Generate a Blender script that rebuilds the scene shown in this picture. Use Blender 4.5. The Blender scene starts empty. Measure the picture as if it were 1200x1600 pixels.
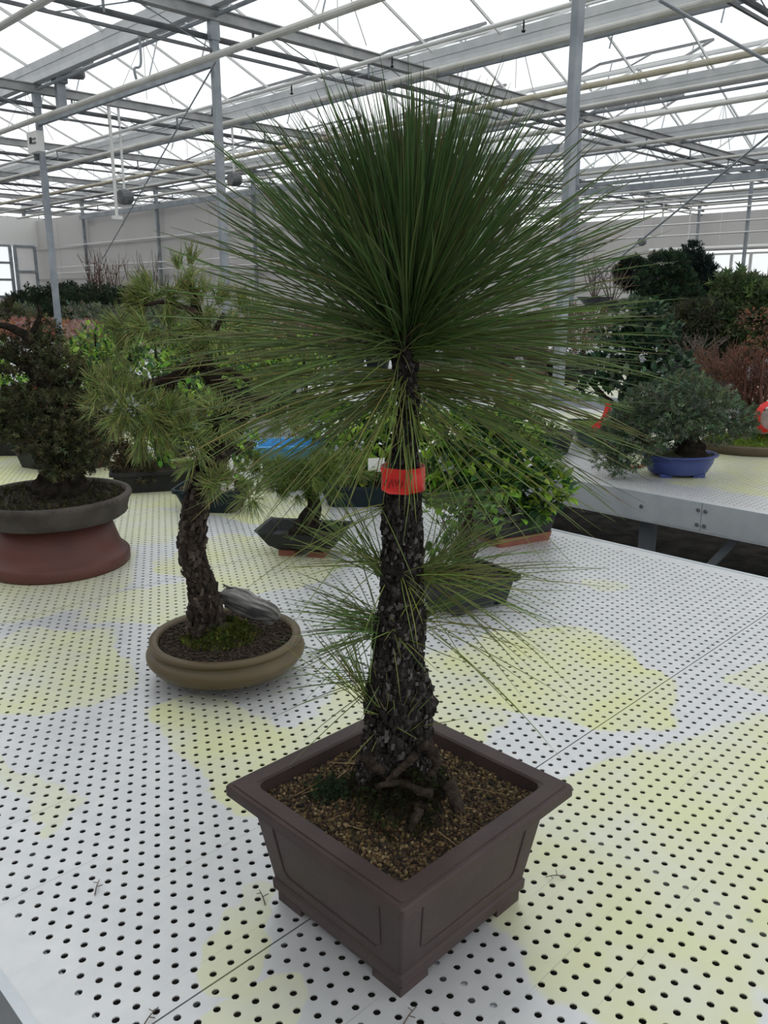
import bpy, math, random
import numpy as np
from mathutils import Matrix, Vector
random.seed(7)
RNG = np.random.default_rng(11)
sc = bpy.context.scene
COL = sc.collection

# ------------------------------------------------------------------ camera
FPX, PITCH, YAW, CAMZ = 1288.0, math.radians(14.65), math.radians(45.2), 1.5
BT = 0.75                                   # bench top height
cs, sn = math.cos(YAW), math.sin(YAW)
FH = np.array([cs, sn, 0.0]); RT = np.array([sn, -cs, 0.0]); ZU = np.array([0, 0, 1.0])
FW = math.cos(PITCH) * FH - math.sin(PITCH) * ZU
UP = math.sin(PITCH) * FH + math.cos(PITCH) * ZU
CAM = np.array([0, 0, CAMZ])
cam_d = bpy.data.cameras.new('camera')
cam = bpy.data.objects.new('camera', cam_d); COL.objects.link(cam)
cam_d.sensor_fit = 'VERTICAL'; cam_d.sensor_height = 24.0
cam_d.lens = FPX / 1600.0 * 24.0
cam_d.clip_start = 0.02; cam_d.clip_end = 300
cam.matrix_world = Matrix(((RT[0], UP[0], -FW[0], 0), (RT[1], UP[1], -FW[1], 0), (RT[2], UP[2], -FW[2], CAMZ), (0, 0, 0, 1)))
sc.camera = cam

# ------------------------------------------------------------------ overcast sky and exposure
w = bpy.data.worlds.new('overcast_sky'); sc.world = w; w.use_nodes = True
w.node_tree.nodes['Background'].inputs[0].default_value = (0.97, 0.985, 1.0, 1)
w.node_tree.nodes['Background'].inputs[1].default_value = 1.32
sc.view_settings.view_transform = 'Standard'; sc.view_settings.look = 'None'
sc.view_settings.gamma = 1.0; sc.view_settings.use_curve_mapping = False
sc.view_settings.exposure = 0.0
sc.cycles.transparent_max_bounces = 48
sc.cycles.max_bounces = 8

# ------------------------------------------------------------------ helpers: pixels to places
def ray(u, v): return (u - 600) / FPX * RT + (800 - v) / FPX * UP + FW
def onz(u, v, z=BT):                        # where the pixel meets a level surface
    d = ray(u, v); return CAM + d * ((z - CAMZ) / d[2])
def at(u, v, dist):                         # pixel at a known walking distance straight ahead
    d = ray(u, v); return CAM + d * (dist / (d @ FH))
def hd(p): return float(p[0] * cs + p[1] * sn)

# ------------------------------------------------------------------ helpers: materials
def new_mat(name):
    m = bpy.data.materials.new(name); m.use_nodes = True
    nt = m.node_tree; return m, nt, nt.nodes['Principled BSDF']
def N(nt, t, **kw):
    n = nt.nodes.new(t)
    for k, v in kw.items(): setattr(n, k, v)
    return n
def mat(name, col, rough=0.6, metal=0.0, col2=None, scale=8.0, bump=0.0, bscale=None, detail=6, lo=0.35, hi=0.65, spec=0.5):
    m, nt, b = new_mat(name)
    b.inputs['Roughness'].default_value = rough; b.inputs['Metallic'].default_value = metal
    b.inputs['Specular IOR Level'].default_value = spec
    tc = N(nt, 'ShaderNodeNewGeometry')
    if col2 is None: b.inputs['Base Color'].default_value = (*col, 1)
    else:
        n = N(nt, 'ShaderNodeTexNoise'); n.inputs['Scale'].default_value = scale; n.inputs['Detail'].default_value = detail
        r = N(nt, 'ShaderNodeValToRGB')
        r.color_ramp.elements[0].position = lo; r.color_ramp.elements[1].position = hi
        r.color_ramp.elements[0].color = (*col, 1); r.color_ramp.elements[1].color = (*col2, 1)
        nt.links.new(tc.outputs['Position'], n.inputs['Vector'])
        nt.links.new(n.outputs['Fac'], r.inputs['Fac']); nt.links.new(r.outputs['Color'], b.inputs['Base Color'])
    if bump:
        n2 = N(nt, 'ShaderNodeTexNoise'); n2.inputs['Scale'].default_value = bscale or scale * 4; n2.inputs['Detail'].default_value = 8
        bp = N(nt, 'ShaderNodeBump'); bp.inputs['Strength'].default_value = bump; bp.inputs['Distance'].default_value = 0.01
        nt.links.new(tc.outputs['Position'], n2.inputs['Vector'])
        nt.links.new(n2.outputs['Fac'], bp.inputs['Height']); nt.links.new(bp.outputs['Normal'], b.inputs['Normal'])
    return m
def leafmat(name, rough=0.5, trans=0.3, spec=0.4):
    m, nt, b = new_mat(name)
    a = N(nt, 'ShaderNodeAttribute', attribute_name='Col')
    b.inputs['Roughness'].default_value = rough; b.inputs['Specular IOR Level'].default_value = spec
    t = N(nt, 'ShaderNodeBsdfTranslucent'); mx = N(nt, 'ShaderNodeMixShader'); mx.inputs[0].default_value = trans
    nt.links.new(a.outputs['Color'], b.inputs['Base Color']); nt.links.new(a.outputs['Color'], t.inputs['Color'])
    nt.links.new(b.outputs[0], mx.inputs[1]); nt.links.new(t.outputs[0], mx.inputs[2])
    nt.links.new(mx.outputs[0], nt.nodes['Material Output'].inputs['Surface'])
    return m

# ------------------------------------------------------------------ helpers: meshes
class MB:
    """collects vertices, faces and optional vertex colours"""
    def __init__(s): s.V = []; s.F = []; s.C = []; s.n = 0; s.hascol = False
    def add(s, V, F, C=None):
        V = np.asarray(V, float).reshape(-1, 3)
        if isinstance(F, np.ndarray): F = [F]
        groups = {}
        for f in F:
            if isinstance(f, np.ndarray) and f.ndim == 2: groups.setdefault(f.shape[1], []).append(f)
            else: groups.setdefault(len(f), []).append(np.asarray(f)[None])
        for k, l in groups.items(): s.F.append(np.concatenate(l).astype(np.int64) + s.n)
        if C is None: C = np.full((len(V), 3), 0.5)
        else: s.hascol = True; C = np.broadcast_to(np.asarray(C, float), (len(V), 3))
        s.V.append(V); s.C.append(C); s.n += len(V); return s
    def box(s, c, d, rz=0.0, C=None, bev=0.0):
        x, y, z = np.asarray(d, float) / 2
        P = np.array([[i, j, k] for k in (-z, z) for j in (-y, y) for i in (-x, x)])
        if rz: P = P @ np.array([[math.cos(rz), math.sin(rz), 0], [-math.sin(rz), math.cos(rz), 0], [0, 0, 1]])
        s.add(P + np.asarray(c), [(0, 2, 3, 1), (4, 5, 7, 6), (0, 1, 5, 4), (2, 6, 7, 3), (0, 4, 6, 2), (1, 3, 7, 5)], C); return s
    def tube(s, P, R, n=8, C=None, cap=True):
        P = np.asarray(P, float); M = len(P); R = np.broadcast_to(np.asarray(R, float), (M,))
        T = np.gradient(P, axis=0); T /= np.linalg.norm(T, axis=1)[:, None] + 1e-12
        a = np.array([0, 0, 1.0]) if abs(T[0][2]) < 0.9 else np.array([1.0, 0, 0])
        U = np.zeros_like(P); u = np.cross(T[0], a); u /= np.linalg.norm(u)
        for i in range(M):
            u = u - T[i] * (u @ T[i]); u /= np.linalg.norm(u) + 1e-12; U[i] = u
        W = np.cross(T, U); th = np.arange(n) * 2 * math.pi / n
        ring = P[:, None] + R[:, None, None] * (U[:, None] * np.cos(th)[None, :, None] + W[:, None] * np.sin(th)[None, :, None])
        i = np.arange(M - 1)[:, None] * n; j = np.arange(n)[None]; j2 = (j + 1) % n
        F = np.stack([i + j, i + j2, i + n + j2, i + n + j], -1).reshape(-1, 4)
        fl = [F]
        if cap: fl += [tuple(range(n))[::-1], tuple(range((M - 1) * n, M * n))]
        s.add(ring.reshape(-1, 3), fl, C); return s
    def bar(s, a, b, wd, ht=None, C=None):
        """rectangular bar between two points"""
        a = np.asarray(a, float); b = np.asarray(b, float); ht = ht or wd
        t = b - a; t /= np.linalg.norm(t)
        q = np.array([0, 0, 1.0]) if abs(t[2]) < 0.95 else np.array([1.0, 0, 0])
        u = np.cross(t, q); u /= np.linalg.norm(u); v = np.cross(u, t)
        P = [e + u * i * wd / 2 + v * k * ht / 2 for e in (a, b) for i, k in ((-1, -1), (1, -1), (1, 1), (-1, 1))]
        s.add(P, [(0, 1, 2, 3), (7, 6, 5, 4), (0, 4, 5, 1), (1, 5, 6, 2), (2, 6, 7, 3), (3, 7, 4, 0)], C); return s
    def lathe(s, prof, n=40, c=(0, 0, 0), sx=1.0, sy=1.0, C=None):
        prof = np.asarray(prof, float); th = np.arange(n) * 2 * math.pi / n
        V = np.stack([prof[:, None, 0] * np.cos(th) * sx, prof[:, None, 0] * np.sin(th) * sy, np.repeat(prof[:, 1:2], n, 1)], -1).reshape(-1, 3)
        i = np.arange(len(prof) - 1)[:, None] * n; j = np.arange(n)[None]; j2 = (j + 1) % n
        F = np.stack([i + j, i + j2, i + n + j2, i + n + j], -1).reshape(-1, 4)
        s.add(V + np.asarray(c), [F, tuple(range(n))[::-1]] + ([tuple(range((len(prof) - 1) * n, len(prof) * n))] if prof[-1, 0] > 1e-4 else []), C); return s
    def loft(s, rings, C=None, cap0=True, cap1=True):
        """rings: list of (m,3) arrays"""
        m = len(rings[0]); V = np.concatenate(rings)
        i = np.arange(len(rings) - 1)[:, None] * m; j = np.arange(m)[None]; j2 = (j + 1) % m
        F = [np.stack([i + j, i + j2, i + m + j2, i + m + j], -1).reshape(-1, 4)]
        if cap0: F.append(tuple(range(m))[::-1])
        if cap1: F.append(tuple(range((len(rings) - 1) * m, len(rings) * m)))
        s.add(V, F, C); return s
    def mesh(s, name, m, smooth=False):
        me = bpy.data.meshes.new(name)
        V = np.concatenate(s.V); me.vertices.add(len(V)); me.vertices.foreach_set('co', V.astype(np.float32).ravel())
        li = np.concatenate([f.ravel() for f in s.F]).astype(np.int32)
        lt = np.concatenate([np.full(len(f), f.shape[1]) for f in s.F]); ls = np.concatenate([[0], np.cumsum(lt)[:-1]]).astype(np.int32)
        me.loops.add(len(li)); me.loops.foreach_set('vertex_index', li)
        me.polygons.add(len(ls)); me.polygons.foreach_set('loop_start', ls)
        me.polygons.foreach_set('use_smooth', np.full(len(ls), bool(smooth)))
        me.update(calc_edges=True)
        if s.hascol:
            at_ = me.attributes.new('Col', 'FLOAT_COLOR', 'POINT')
            c = np.concatenate(s.C); at_.data.foreach_set('color', np.concatenate([c, np.ones((len(c), 1))], 1).astype(np.float32).ravel())
        me.materials.append(m); return me
    def build(s, name, m, parent=None, smooth=False, loc=None, kind=None):
        return obj(name, s.mesh(name, m, smooth), parent, loc, kind)
def obj(name, me, parent=None, loc=None, kind=None):
    o = bpy.data.objects.new(name, me); COL.objects.link(o)
    if parent is not None: o.parent = parent
    if loc is not None: o.location = loc
    if kind: o['kind'] = kind
    return o
def thing(name, label, cat, loc=(0, 0, 0), rz=0.0, group=None):
    o = bpy.data.objects.new(name, None); COL.objects.link(o); o.empty_display_size = 0.05
    o.location = loc; o.rotation_euler = (0, 0, rz); o['label'] = label; o['category'] = cat
    if group: o['group'] = group
    return o
def tag(o, label, cat, group=None):
    o['label'] = label; o['category'] = cat
    if group: o['group'] = group
    return o
def struct(name, loc=(0, 0, 0)):
    o = bpy.data.objects.new(name, None); COL.objects.link(o); o.location = loc; o['kind'] = 'structure'; o.empty_display_size = 0.05
    return o
def dup_tree(o, loc, rz=None, label=None, group=None):
    r = o.copy(); COL.objects.link(r); r.location = loc
    if rz is not None: r.rotation_euler = (0, 0, rz)
    if label: r['label'] = label
    if group: r['group'] = group
    for ch in list(o.children):
        c = ch.copy(); COL.objects.link(c); c.parent = r
        for g in list(ch.children):
            d = g.copy(); COL.objects.link(d); d.parent = c
    return r
def rrect(hx, hy, r, z, n=4, cx=0, cy=0):
    P = []
    for qx, qy, a0 in ((1, 1, 0), (-1, 1, 90), (-1, -1, 180), (1, -1, 270)):
        for k in range(n + 1):
            a = math.radians(a0 + 90 * k / n)
            P.append((cx + qx * (hx - r) + r * math.cos(a), cy + qy * (hy - r) + r * math.sin(a), z))
    return np.array(P)
def spline(P, m):
    """Catmull-Rom through rows of P (any width)"""
    P = np.asarray(P, float); E = np.vstack([2 * P[0] - P[1], P, 2 * P[-1] - P[-2]]); out = []
    T = np.linspace(0, len(P) - 1 - 1e-9, m)
    for t in T:
        i = int(t); f = t - i; a, b, c, d = E[i], E[i + 1], E[i + 2], E[i + 3]
        out.append(0.5 * (2 * b + (c - a) * f + (2 * a - 5 * b + 4 * c - d) * f * f + (3 * b - a - 3 * c + d) * f ** 3))
    return np.array(out)
_tab = np.random.default_rng(3).random(4096)
def vnoise(P, freq):
    """value noise, 0..1"""
    Q = np.asarray(P) * freq + 100.0; I = np.floor(Q).astype(np.int64); f = Q - I; f = f * f * (3 - 2 * f); r = 0
    for dx in (0, 1):
        for dy in (0, 1):
            for dz in (0, 1):
                h = ((I[:, 0] + dx) * 73856093 ^ (I[:, 1] + dy) * 19349663 ^ (I[:, 2] + dz) * 83492791) & 4095
                wgt = (f[:, 0] if dx else 1 - f[:, 0]) * (f[:, 1] if dy else 1 - f[:, 1]) * (f[:, 2] if dz else 1 - f[:, 2])
                r = r + wgt * _tab[h]
    return r
def unit(A): return A / (np.linalg.norm(A, axis=-1, keepdims=True) + 1e-12)
def trunk_mesh(path, rad, m=60, n=18, amp=0.18, freq=60.0, zsq=0.5, flute=0.0):
    """bark tube: path (k,3), rad (k,)"""
    D = spline(np.hstack([np.asarray(path, float), np.asarray(rad, float)[:, None]]), m)
    b = MB(); b.tube(D[:, :3], D[:, 3], n)
    V = b.V[0]; ctr = np.repeat(D[:, :3], n, 0); dv = V - ctr; r = np.repeat(D[:, 3], n)[:, None]
    Q = V * np.array([1, 1, zsq])
    ns = (vnoise(Q, freq) - 0.5) * 1.3 + (vnoise(Q, freq * 2.3) - 0.5) * 0.7
    b.V[0] = ctr + dv * (1 + amp * 2 * ns[:, None])
    return b
def randdir(n): return unit(RNG.normal(size=(n, 3)))
def frames(D, up=None):
    """matrices whose columns are side, D, normal"""
    D = unit(np.asarray(D, float)); a = RNG.normal(size=D.shape) if up is None else np.broadcast_to(up, D.shape) + 0.15 * RNG.normal(size=D.shape)
    s = unit(np.cross(D, a)); n = np.cross(s, D); return np.stack([s, D, n], -1)
def scatter(mb, TV, TF, Mx, S, P, C):
    """template TV/TF placed at P with frame Mx, size S, colour C (N,3)"""
    Nn = len(P); TV = np.asarray(TV, float); k = len(TV)
    V = np.einsum('nij,kj->nki', Mx, TV) * np.asarray(S).reshape(-1, 1, 1) + P[:, None]
    off = (np.arange(Nn) * k)
    groups = {}
    for f in TF: groups.setdefault(len(f), []).append(f)
    F = [(np.asarray(g)[None] + off[:, None, None]).reshape(-1, kk) for kk, g in groups.items()]
    Cc = np.repeat(np.asarray(C, float).reshape(-1, 3) if np.ndim(C) > 1 else np.tile(C, (Nn, 1)), k, 0)
    mb.add(V.reshape(-1, 3), F, Cc)
def needles(mb, P0, D, L, r, droop, C0, C1, tip=None, K=4, wob=0.0):
    """curved tapering three-sided needles"""
    P0 = np.asarray(P0, float); n = len(P0); D = unit(D); L = np.broadcast_to(L, (n,)); r = np.broadcast_to(r, (n,)); dr = np.broadcast_to(droop, (n,))
    t = np.linspace(0, 1, K + 1); sd = unit(np.cross(D, RNG.normal(size=(n, 3)))); bn = np.cross(D, sd)
    cen = P0[:, None] + D[:, None] * (L[:, None] * t)[..., None] + np.array([0, 0, -1.0]) * (L[:, None] * dr[:, None] * t ** 2)[..., None]
    if wob: cen = cen + sd[:, None] * (L[:, None] * wob * RNG.normal(size=(n, 1)) * t ** 2)[..., None]
    wt = np.array([1.0] * K + [0.25]); wt[-2] = 0.85
    rr = (r[:, None] * wt)[..., None]
    th = np.arange(3) * 2 * math.pi / 3
    V = cen[:, :, None] + rr[..., None] * (sd[:, None, None] * np.cos(th)[None, None, :, None] + bn[:, None, None] * np.sin(th)[None, None, :, None])
    base = (np.arange(n) * (K + 1) * 3)[:, None, None]; i = (np.arange(K) * 3)[None, :, None]; j = np.arange(3)[None, None]; j2 = (j + 1) % 3
    F = np.stack([base + i + j, base + i + j2, base + i + 3 + j2, base + i + 3 + j], -1).reshape(-1, 4)
    C0 = np.broadcast_to(C0, (n, 3)); C1 = np.broadcast_to(C1, (n, 3))
    Cc = C0[:, None] * (1 - t[None, :, None]) + C1[:, None] * t[None, :, None]
    if tip is not None: Cc[:, -1] = np.where(np.isnan(tip), Cc[:, -1], tip)
    mb.add(V.reshape(-1, 3), F, np.repeat(Cc.reshape(-1, 3), 3, 0))
def bark_plates(parent, pts, rad, n, size, dark, light, plight):
    """loose scales of bark standing off a trunk"""
    D = spline(np.hstack([np.asarray(pts, float), np.asarray(rad, float)[:, None]]), 300); k = RNG.integers(0, 285, n); a = RNG.random(n) * 2 * math.pi
    T = unit(np.gradient(D[:, :3], axis=0))[k]; s1 = unit(np.cross(T, np.array([.3, .9, .1]))); s2 = np.cross(T, s1)
    nrm = s1 * np.cos(a)[:, None] + s2 * np.sin(a)[:, None]; P = D[k, :3] + nrm * (D[k, 3:4] * (.95 + .11 * RNG.random((n, 1))))
    V = [(-.5, -.8, 0), (.45, -.7, 0), (.5, .6, .05), (-.3, .9, .1), (-.35, -.6, .42), (.3, -.5, .5), (.35, .45, .55), (-.2, .6, .5)]
    F = [(0, 1, 5, 4), (1, 2, 6, 5), (2, 3, 7, 6), (3, 0, 4, 7), (4, 5, 6, 7)]
    Mx = np.stack([np.cross(T, nrm), T, nrm], -1) + .15 * RNG.normal(size=(n, 3, 3)); g = RNG.random((n, 1))
    m_ = MB(); scatter(m_, V, F, Mx, size * (.5 + RNG.random(n)) * (.45 + D[k, 3] / .05), P, np.where(g < plight, np.array([light]), np.array([dark])) * (.4 + .9 * RNG.random((n, 1)))); return m_.build('bark_plates', M['grit'], parent, kind='stuff')
def jit(c, n, s=0.25):
    k = 1 + s * (RNG.random((n, 1)) * 2 - 1); return np.asarray(c) * k * (1 + 0.12 * RNG.normal(size=(n, 3)))
def mixc(a, b, n, p):
    m = (RNG.random((n, 1)) < p); return np.where(m, jit(b, n), jit(a, n)).clip(0.003, 0.9)
LEAFV = [(0, 0, 0), (.26, .32, .09), (.24, .66, .08), (0, 1, -.06), (-.24, .66, .08), (-.26, .32, .09), (0, .33, 0), (0, .67, .0)]
LEAFF = [(0, 1, 6), (6, 1, 2, 7), (7, 2, 3), (0, 6, 5), (6, 7, 4, 5), (7, 3, 4)]
# a short twig set with narrow leaves (yew, juniper): blades along a spine
def _sprig(nb=9, wide=.10, ln=.42):
    V, F = [], []
    for k in range(nb):
        y = .12 + .8 * k / nb; a = k * 2.4; r = ln * (1 - .35 * k / nb)
        dx, dz = math.cos(a), math.sin(a); i = len(V)
        V += [(0, y - wide, 0), (dx * r, y + .28, dz * r), (0, y + wide, 0)]; F.append((i, i + 1, i + 2))
    i = len(V); V += [(-wide, .8, 0), (wide, .8, 0), (0, 1.15, 0)]; F.append((i, i + 1, i + 2))
    return V, F
SPV, SPF = _sprig()
SPV2, SPF2 = _sprig(6, .16, .5)
def pad_points(c, r, n, lo=0.6, flat=0.0):
    """points through the outer part of an ellipsoid, with outward directions"""
    d = randdir(n); rad = lo + (1 - lo) * RNG.random((n, 1)) ** 0.6
    P = np.asarray(c) + d * rad * np.asarray(r); return P, unit(d / np.asarray(r) * np.mean(r))

# ------------------------------------------------------------------ materials
M = {}
M['galv'] = mat('galvanised steel', (.23, .26, .29), .5, .35, (.33, .36, .385), 6)
M['galv_dark'] = mat('dark steel', (.11, .115, .125), .55, .3, (.17, .175, .18), 6)
M['beam'] = mat('weathered beam steel', (.30, .31, .315), .55, .3, (.42, .42, .42), 5)
M['gutter'] = mat('aluminium gutter', (.52, .54, .55), .45, .25, (.62, .63, .64), 4)
M['bar'] = mat('glazing bar aluminium', (.68, .68, .67), .5, .1)
M['pipe'] = mat('cream painted pipe', (.60, .60, .57), .55, 0, (.48, .47, .42), 3)
M['pipe_rust'] = mat('yellowed pipe', (.58, .55, .45), .6, 0, (.45, .40, .28), 9)
M['pvc'] = mat('white plastic', (.75, .75, .73), .45)
M['rail'] = mat('bench rail aluminium', (.54, .58, .62), .42, .4, (.64, .68, .71), 9, .08, 90)
M['frame_grey'] = mat('grey painted frame', (.5, .5, .5), .6)
M['wallsheet'] = mat('grey polythene wall sheet', (.66, .65, .635), .7, 0, (.73, .72, .71), .6, .05, 3)
M['floor'] = mat('dark soil', (.012, .011, .010), .95, 0, (.045, .040, .035), 9, .9, 40, spec=.2)
M['black'] = mat('black plastic', (.014, .015, .016), .5, 0, (.024, .025, .026), 22, spec=.25)
M['black2'] = mat('black glazed pot', (.013, .015, .016), .42, 0, (.022, .025, .026), 18, spec=.25)
M['greenpot'] = mat('dark green plastic', (.008, .018, .024), .45, 0, (.014, .027, .032), 18, spec=.18)
M['terra'] = mat('terracotta', (.24, .085, .05), .75, 0, (.17, .06, .04), 14)
M['redpot'] = mat('red brown glazed clay', (.115, .040, .032), .5, 0, (.072, .032, .027), 7, .05, 60, spec=.3)
M['drum'] = mat('grey brown clay', (.050, .043, .039), .8, 0, (.095, .083, .074), 12, .12, 90, spec=.2)
M['olive'] = mat('olive brown stoneware', (.105, .078, .040), .42, 0, (.070, .053, .028), 6, .04, 80, spec=.3)
M['brownpot'] = mat('purple brown clay', (.044, .029, .028), .5, 0, (.058, .039, .037), 14, .06, 150, spec=.3)
M['bluepot'] = mat('cobalt blue glaze', (.030, .050, .19), .32, 0, (.055, .075, .23), 10, spec=.3)
M['greenglaze'] = mat('green glaze', (.03, .065, .055), .35, 0, (.05, .085, .07), 9, spec=.3)
M['tray'] = mat('brown tray clay', (.13, .10, .065), .6, 0, (.09, .07, .045), 9)
M['bluecrate'] = mat('blue plastic', (.06, .33, .66), .4)
M['red'] = mat('red plastic tape', (.72, .03, .025), .4)
M['white'] = mat('white label plastic', (.78, .78, .74), .5)
M['ink'] = mat('black ink', (.02, .01, .01), .6)
M['soil'] = mat('potting soil', (.016, .011, .008), .95, 0, (.06, .042, .026), 130, .8, 200)
M['mossmat'] = mat('moss', (.035, .05, .012), .95, 0, (.075, .085, .018), 70, 1.0, 260)
M['moss_bright'] = mat('bright moss', (.10, .17, .02), .9, 0, (.2, .28, .035), 60, 1.0, 200)
M['bark'] = mat('pine bark', (.012, .010, .009), .95, 0, (.12, .108, .10), 130, 1.0, 260, lo=.42, hi=.78, spec=.15)
M['bark2'] = mat('brown bark', (.020, .014, .011), .95, 0, (.075, .056, .043), 70, 1.0, 160, spec=.15)
M['darkbark'] = mat('dark bark', (.014, .012, .009), .95, 0, (.038, .031, .024), 60, .8, 120, spec=.1)
M['driftwood'] = mat('grey driftwood', (.05, .047, .045), .9, 0, (.27, .26, .25), 45, 1.0, 120, lo=.35, hi=.6, spec=.2)
M['root'] = mat('root bark', (.018, .013, .010), .95, 0, (.06, .045, .033), 90, .9, 200, spec=.15)
M['stone'] = mat('grey stone', (.22, .19, .17), .9, 0, (.32, .28, .25), 20, .5)
M['wood'] = mat('raw timber', (.42, .27, .13), .7, 0, (.35, .22, .1), 20)
M['twig'] = mat('twig', (.11, .085, .068), .9)
M['redtwig'] = mat('reddish twig', (.12, .055, .04), .9)
M['leaf'] = leafmat('leaf', .42, .3, .3)
M['needle'] = leafmat('needle', .5, .12, .3)
M['frond'] = leafmat('frond', .7, .15, .2)
M['grit'] = leafmat('grit', .85, 0.0, .3)
# bench sheet: bright aluminium with yellow green algae stains that have shapes of their own
def bench_mat():
    m, nt, b = new_mat('perforated aluminium with algae stains')
    g = N(nt, 'ShaderNodeNewGeometry'); L = nt.links.new
    nz = N(nt, 'ShaderNodeTexNoise'); nz.inputs['Scale'].default_value = 4.5; nz.inputs['Detail'].default_value = 4
    L(g.outputs['Position'], nz.inputs['Vector'])
    sub = N(nt, 'ShaderNodeVectorMath', operation='SUBTRACT'); L(nz.outputs['Color'], sub.inputs[0]); sub.inputs[1].default_value = (.5, .5, .5)
    scl = N(nt, 'ShaderNodeVectorMath', operation='SCALE'); L(sub.outputs[0], scl.inputs[0]); scl.inputs['Scale'].default_value = .30
    pos = N(nt, 'ShaderNodeVectorMath', operation='ADD'); L(g.outputs['Position'], pos.inputs[0]); L(scl.outputs[0], pos.inputs[1])
    acc = None
    stains = [(.93, .42, .26, .20, .8), (1.20, .36, .30, .24, .85), (1.36, .84, .20, .22, 1.0), (1.05, .98, .22, .16, .8), (.72, 1.05, .13, .24, .9),
              (.62, 1.62, .16, .22, .8), (.40, 1.22, .03, .13, .6), (.47, .74, .05, .08, .7), (.43, .62, .10, .05, .75), (1.66, .52, .13, .10, .6),
              (1.35, 1.9, .22, .30, .9), (.98, 1.8, .2, .13, .8), (1.2, 2.55, .3, .3, .7), (1.75, 2.75, .25, .6, 1.0), (1.5, 3.4, .6, .7, 1.0), (.8, 2.3, .35, .4, .7), (1.6, 4.6, .9, .9, 1.0),
              (1.9, 1.05, .07, .05, .5), (3.7, 1.3, .5, .7, .8), (4.4, 2.3, .6, .9, .6), (3.6, 3.2, .5, .8, .7), (6.8, 4, 1.2, 2, .7)]
    for (x, y, rx, ry, k) in stains:
        d = N(nt, 'ShaderNodeVectorMath', operation='SUBTRACT'); L(pos.outputs[0], d.inputs[0]); d.inputs[1].default_value = (x, y, BT)
        e = N(nt, 'ShaderNodeVectorMath', operation='MULTIPLY'); L(d.outputs[0], e.inputs[0]); e.inputs[1].default_value = (1 / rx, 1 / ry, 0)
        ln = N(nt, 'ShaderNodeVectorMath', operation='LENGTH'); L(e.outputs[0], ln.inputs[0])
        mr = N(nt, 'ShaderNodeMapRange'); L(ln.outputs['Value'], mr.inputs['Value'])
        mr.inputs['From Min'].default_value = .97; mr.inputs['From Max'].default_value = 1.04; mr.inputs['To Min'].default_value = k; mr.inputs['To Max'].default_value = 0
        if acc is None: acc = mr.outputs[0]
        else:
            mx = N(nt, 'ShaderNodeMath', operation='MAXIMUM'); L(acc, mx.inputs[0]); L(mr.outputs[0], mx.inputs[1]); acc = mx.outputs[0]
    n2 = N(nt, 'ShaderNodeTexNoise'); n2.inputs['Scale'].default_value = 9; n2.inputs['Detail'].default_value = 7; L(g.outputs['Position'], n2.inputs['Vector'])
    r2 = N(nt, 'ShaderNodeMapRange'); L(n2.outputs['Fac'], r2.inputs['Value']); r2.inputs['From Min'].default_value = .3; r2.inputs['From Max'].default_value = .65
    r2.inputs['To Min'].default_value = .45; r2.inputs['To Max'].default_value = 1.0
    mu = N(nt, 'ShaderNodeMath', operation='MULTIPLY'); L(acc, mu.inputs[0]); L(r2.outputs[0], mu.inputs[1])
    sc2 = N(nt, 'ShaderNodeTexNoise'); sc2.inputs['Scale'].default_value = 30; sc2.inputs['Detail'].default_value = 8; L(g.outputs['Position'], sc2.inputs['Vector'])
    base = N(nt, 'ShaderNodeMixRGB'); L(sc2.outputs['Fac'], base.inputs[0]); base.inputs[1].default_value = (.58, .595, .61, 1); base.inputs[2].default_value = (.74, .75, .75, 1)
    mix = N(nt, 'ShaderNodeMixRGB'); L(mu.outputs[0], mix.inputs[0]); L(base.outputs[0], mix.inputs[1]); mix.inputs[2].default_value = (.64, .66, .36, 1)
    # hairline scratches in two directions, darker than the metal
    cur = mix.outputs[0]
    for ang, fx, fy in ((.6, 2.2, 170.0), (-.9, 2.8, 150.0), (1.9, 2.0, 190.0)):
        mp_ = N(nt, 'ShaderNodeMapping'); L(g.outputs['Position'], mp_.inputs['Vector']); mp_.inputs['Rotation'].default_value = (0, 0, ang); mp_.inputs['Scale'].default_value = (fx, fy, 1)
        sn_ = N(nt, 'ShaderNodeTexNoise'); sn_.inputs['Scale'].default_value = 1.0; sn_.inputs['Detail'].default_value = 2; L(mp_.outputs[0], sn_.inputs['Vector'])
        sr = N(nt, 'ShaderNodeMapRange'); L(sn_.outputs['Fac'], sr.inputs['Value']); sr.inputs['From Min'].default_value = .70; sr.inputs['From Max'].default_value = .76; sr.inputs['To Max'].default_value = .35
        sm2 = N(nt, 'ShaderNodeMixRGB'); L(sr.outputs[0], sm2.inputs[0]); L(cur, sm2.inputs[1]); sm2.inputs[2].default_value = (.22, .22, .21, 1); cur = sm2.outputs[0]
    L(cur, b.inputs['Base Color'])
    mm = N(nt, 'ShaderNodeMapRange'); L(mu.outputs[0], mm.inputs['Value']); mm.inputs['To Min'].default_value = .45; mm.inputs['To Max'].default_value = .1
    L(mm.outputs[0], b.inputs['Metallic'])
    b.inputs['Roughness'].default_value = .42
    # fine scratches
    wv = N(nt, 'ShaderNodeTexNoise'); wv.inputs['Scale'].default_value = 60; wv.inputs['Detail'].default_value = 4
    st = N(nt, 'ShaderNodeVectorMath', operation='MULTIPLY'); L(g.outputs['Position'], st.inputs[0]); st.inputs[1].default_value = (.15, 2.5, 1); L(st.outputs[0], wv.inputs['Vector'])
    bp = N(nt, 'ShaderNodeBump'); bp.inputs['Strength'].default_value = .12; bp.inputs['Distance'].default_value = .002; L(wv.outputs['Fac'], bp.inputs['Height']); L(bp.outputs[0], b.inputs['Normal'])
    return m
M['bench'] = bench_mat()
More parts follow.
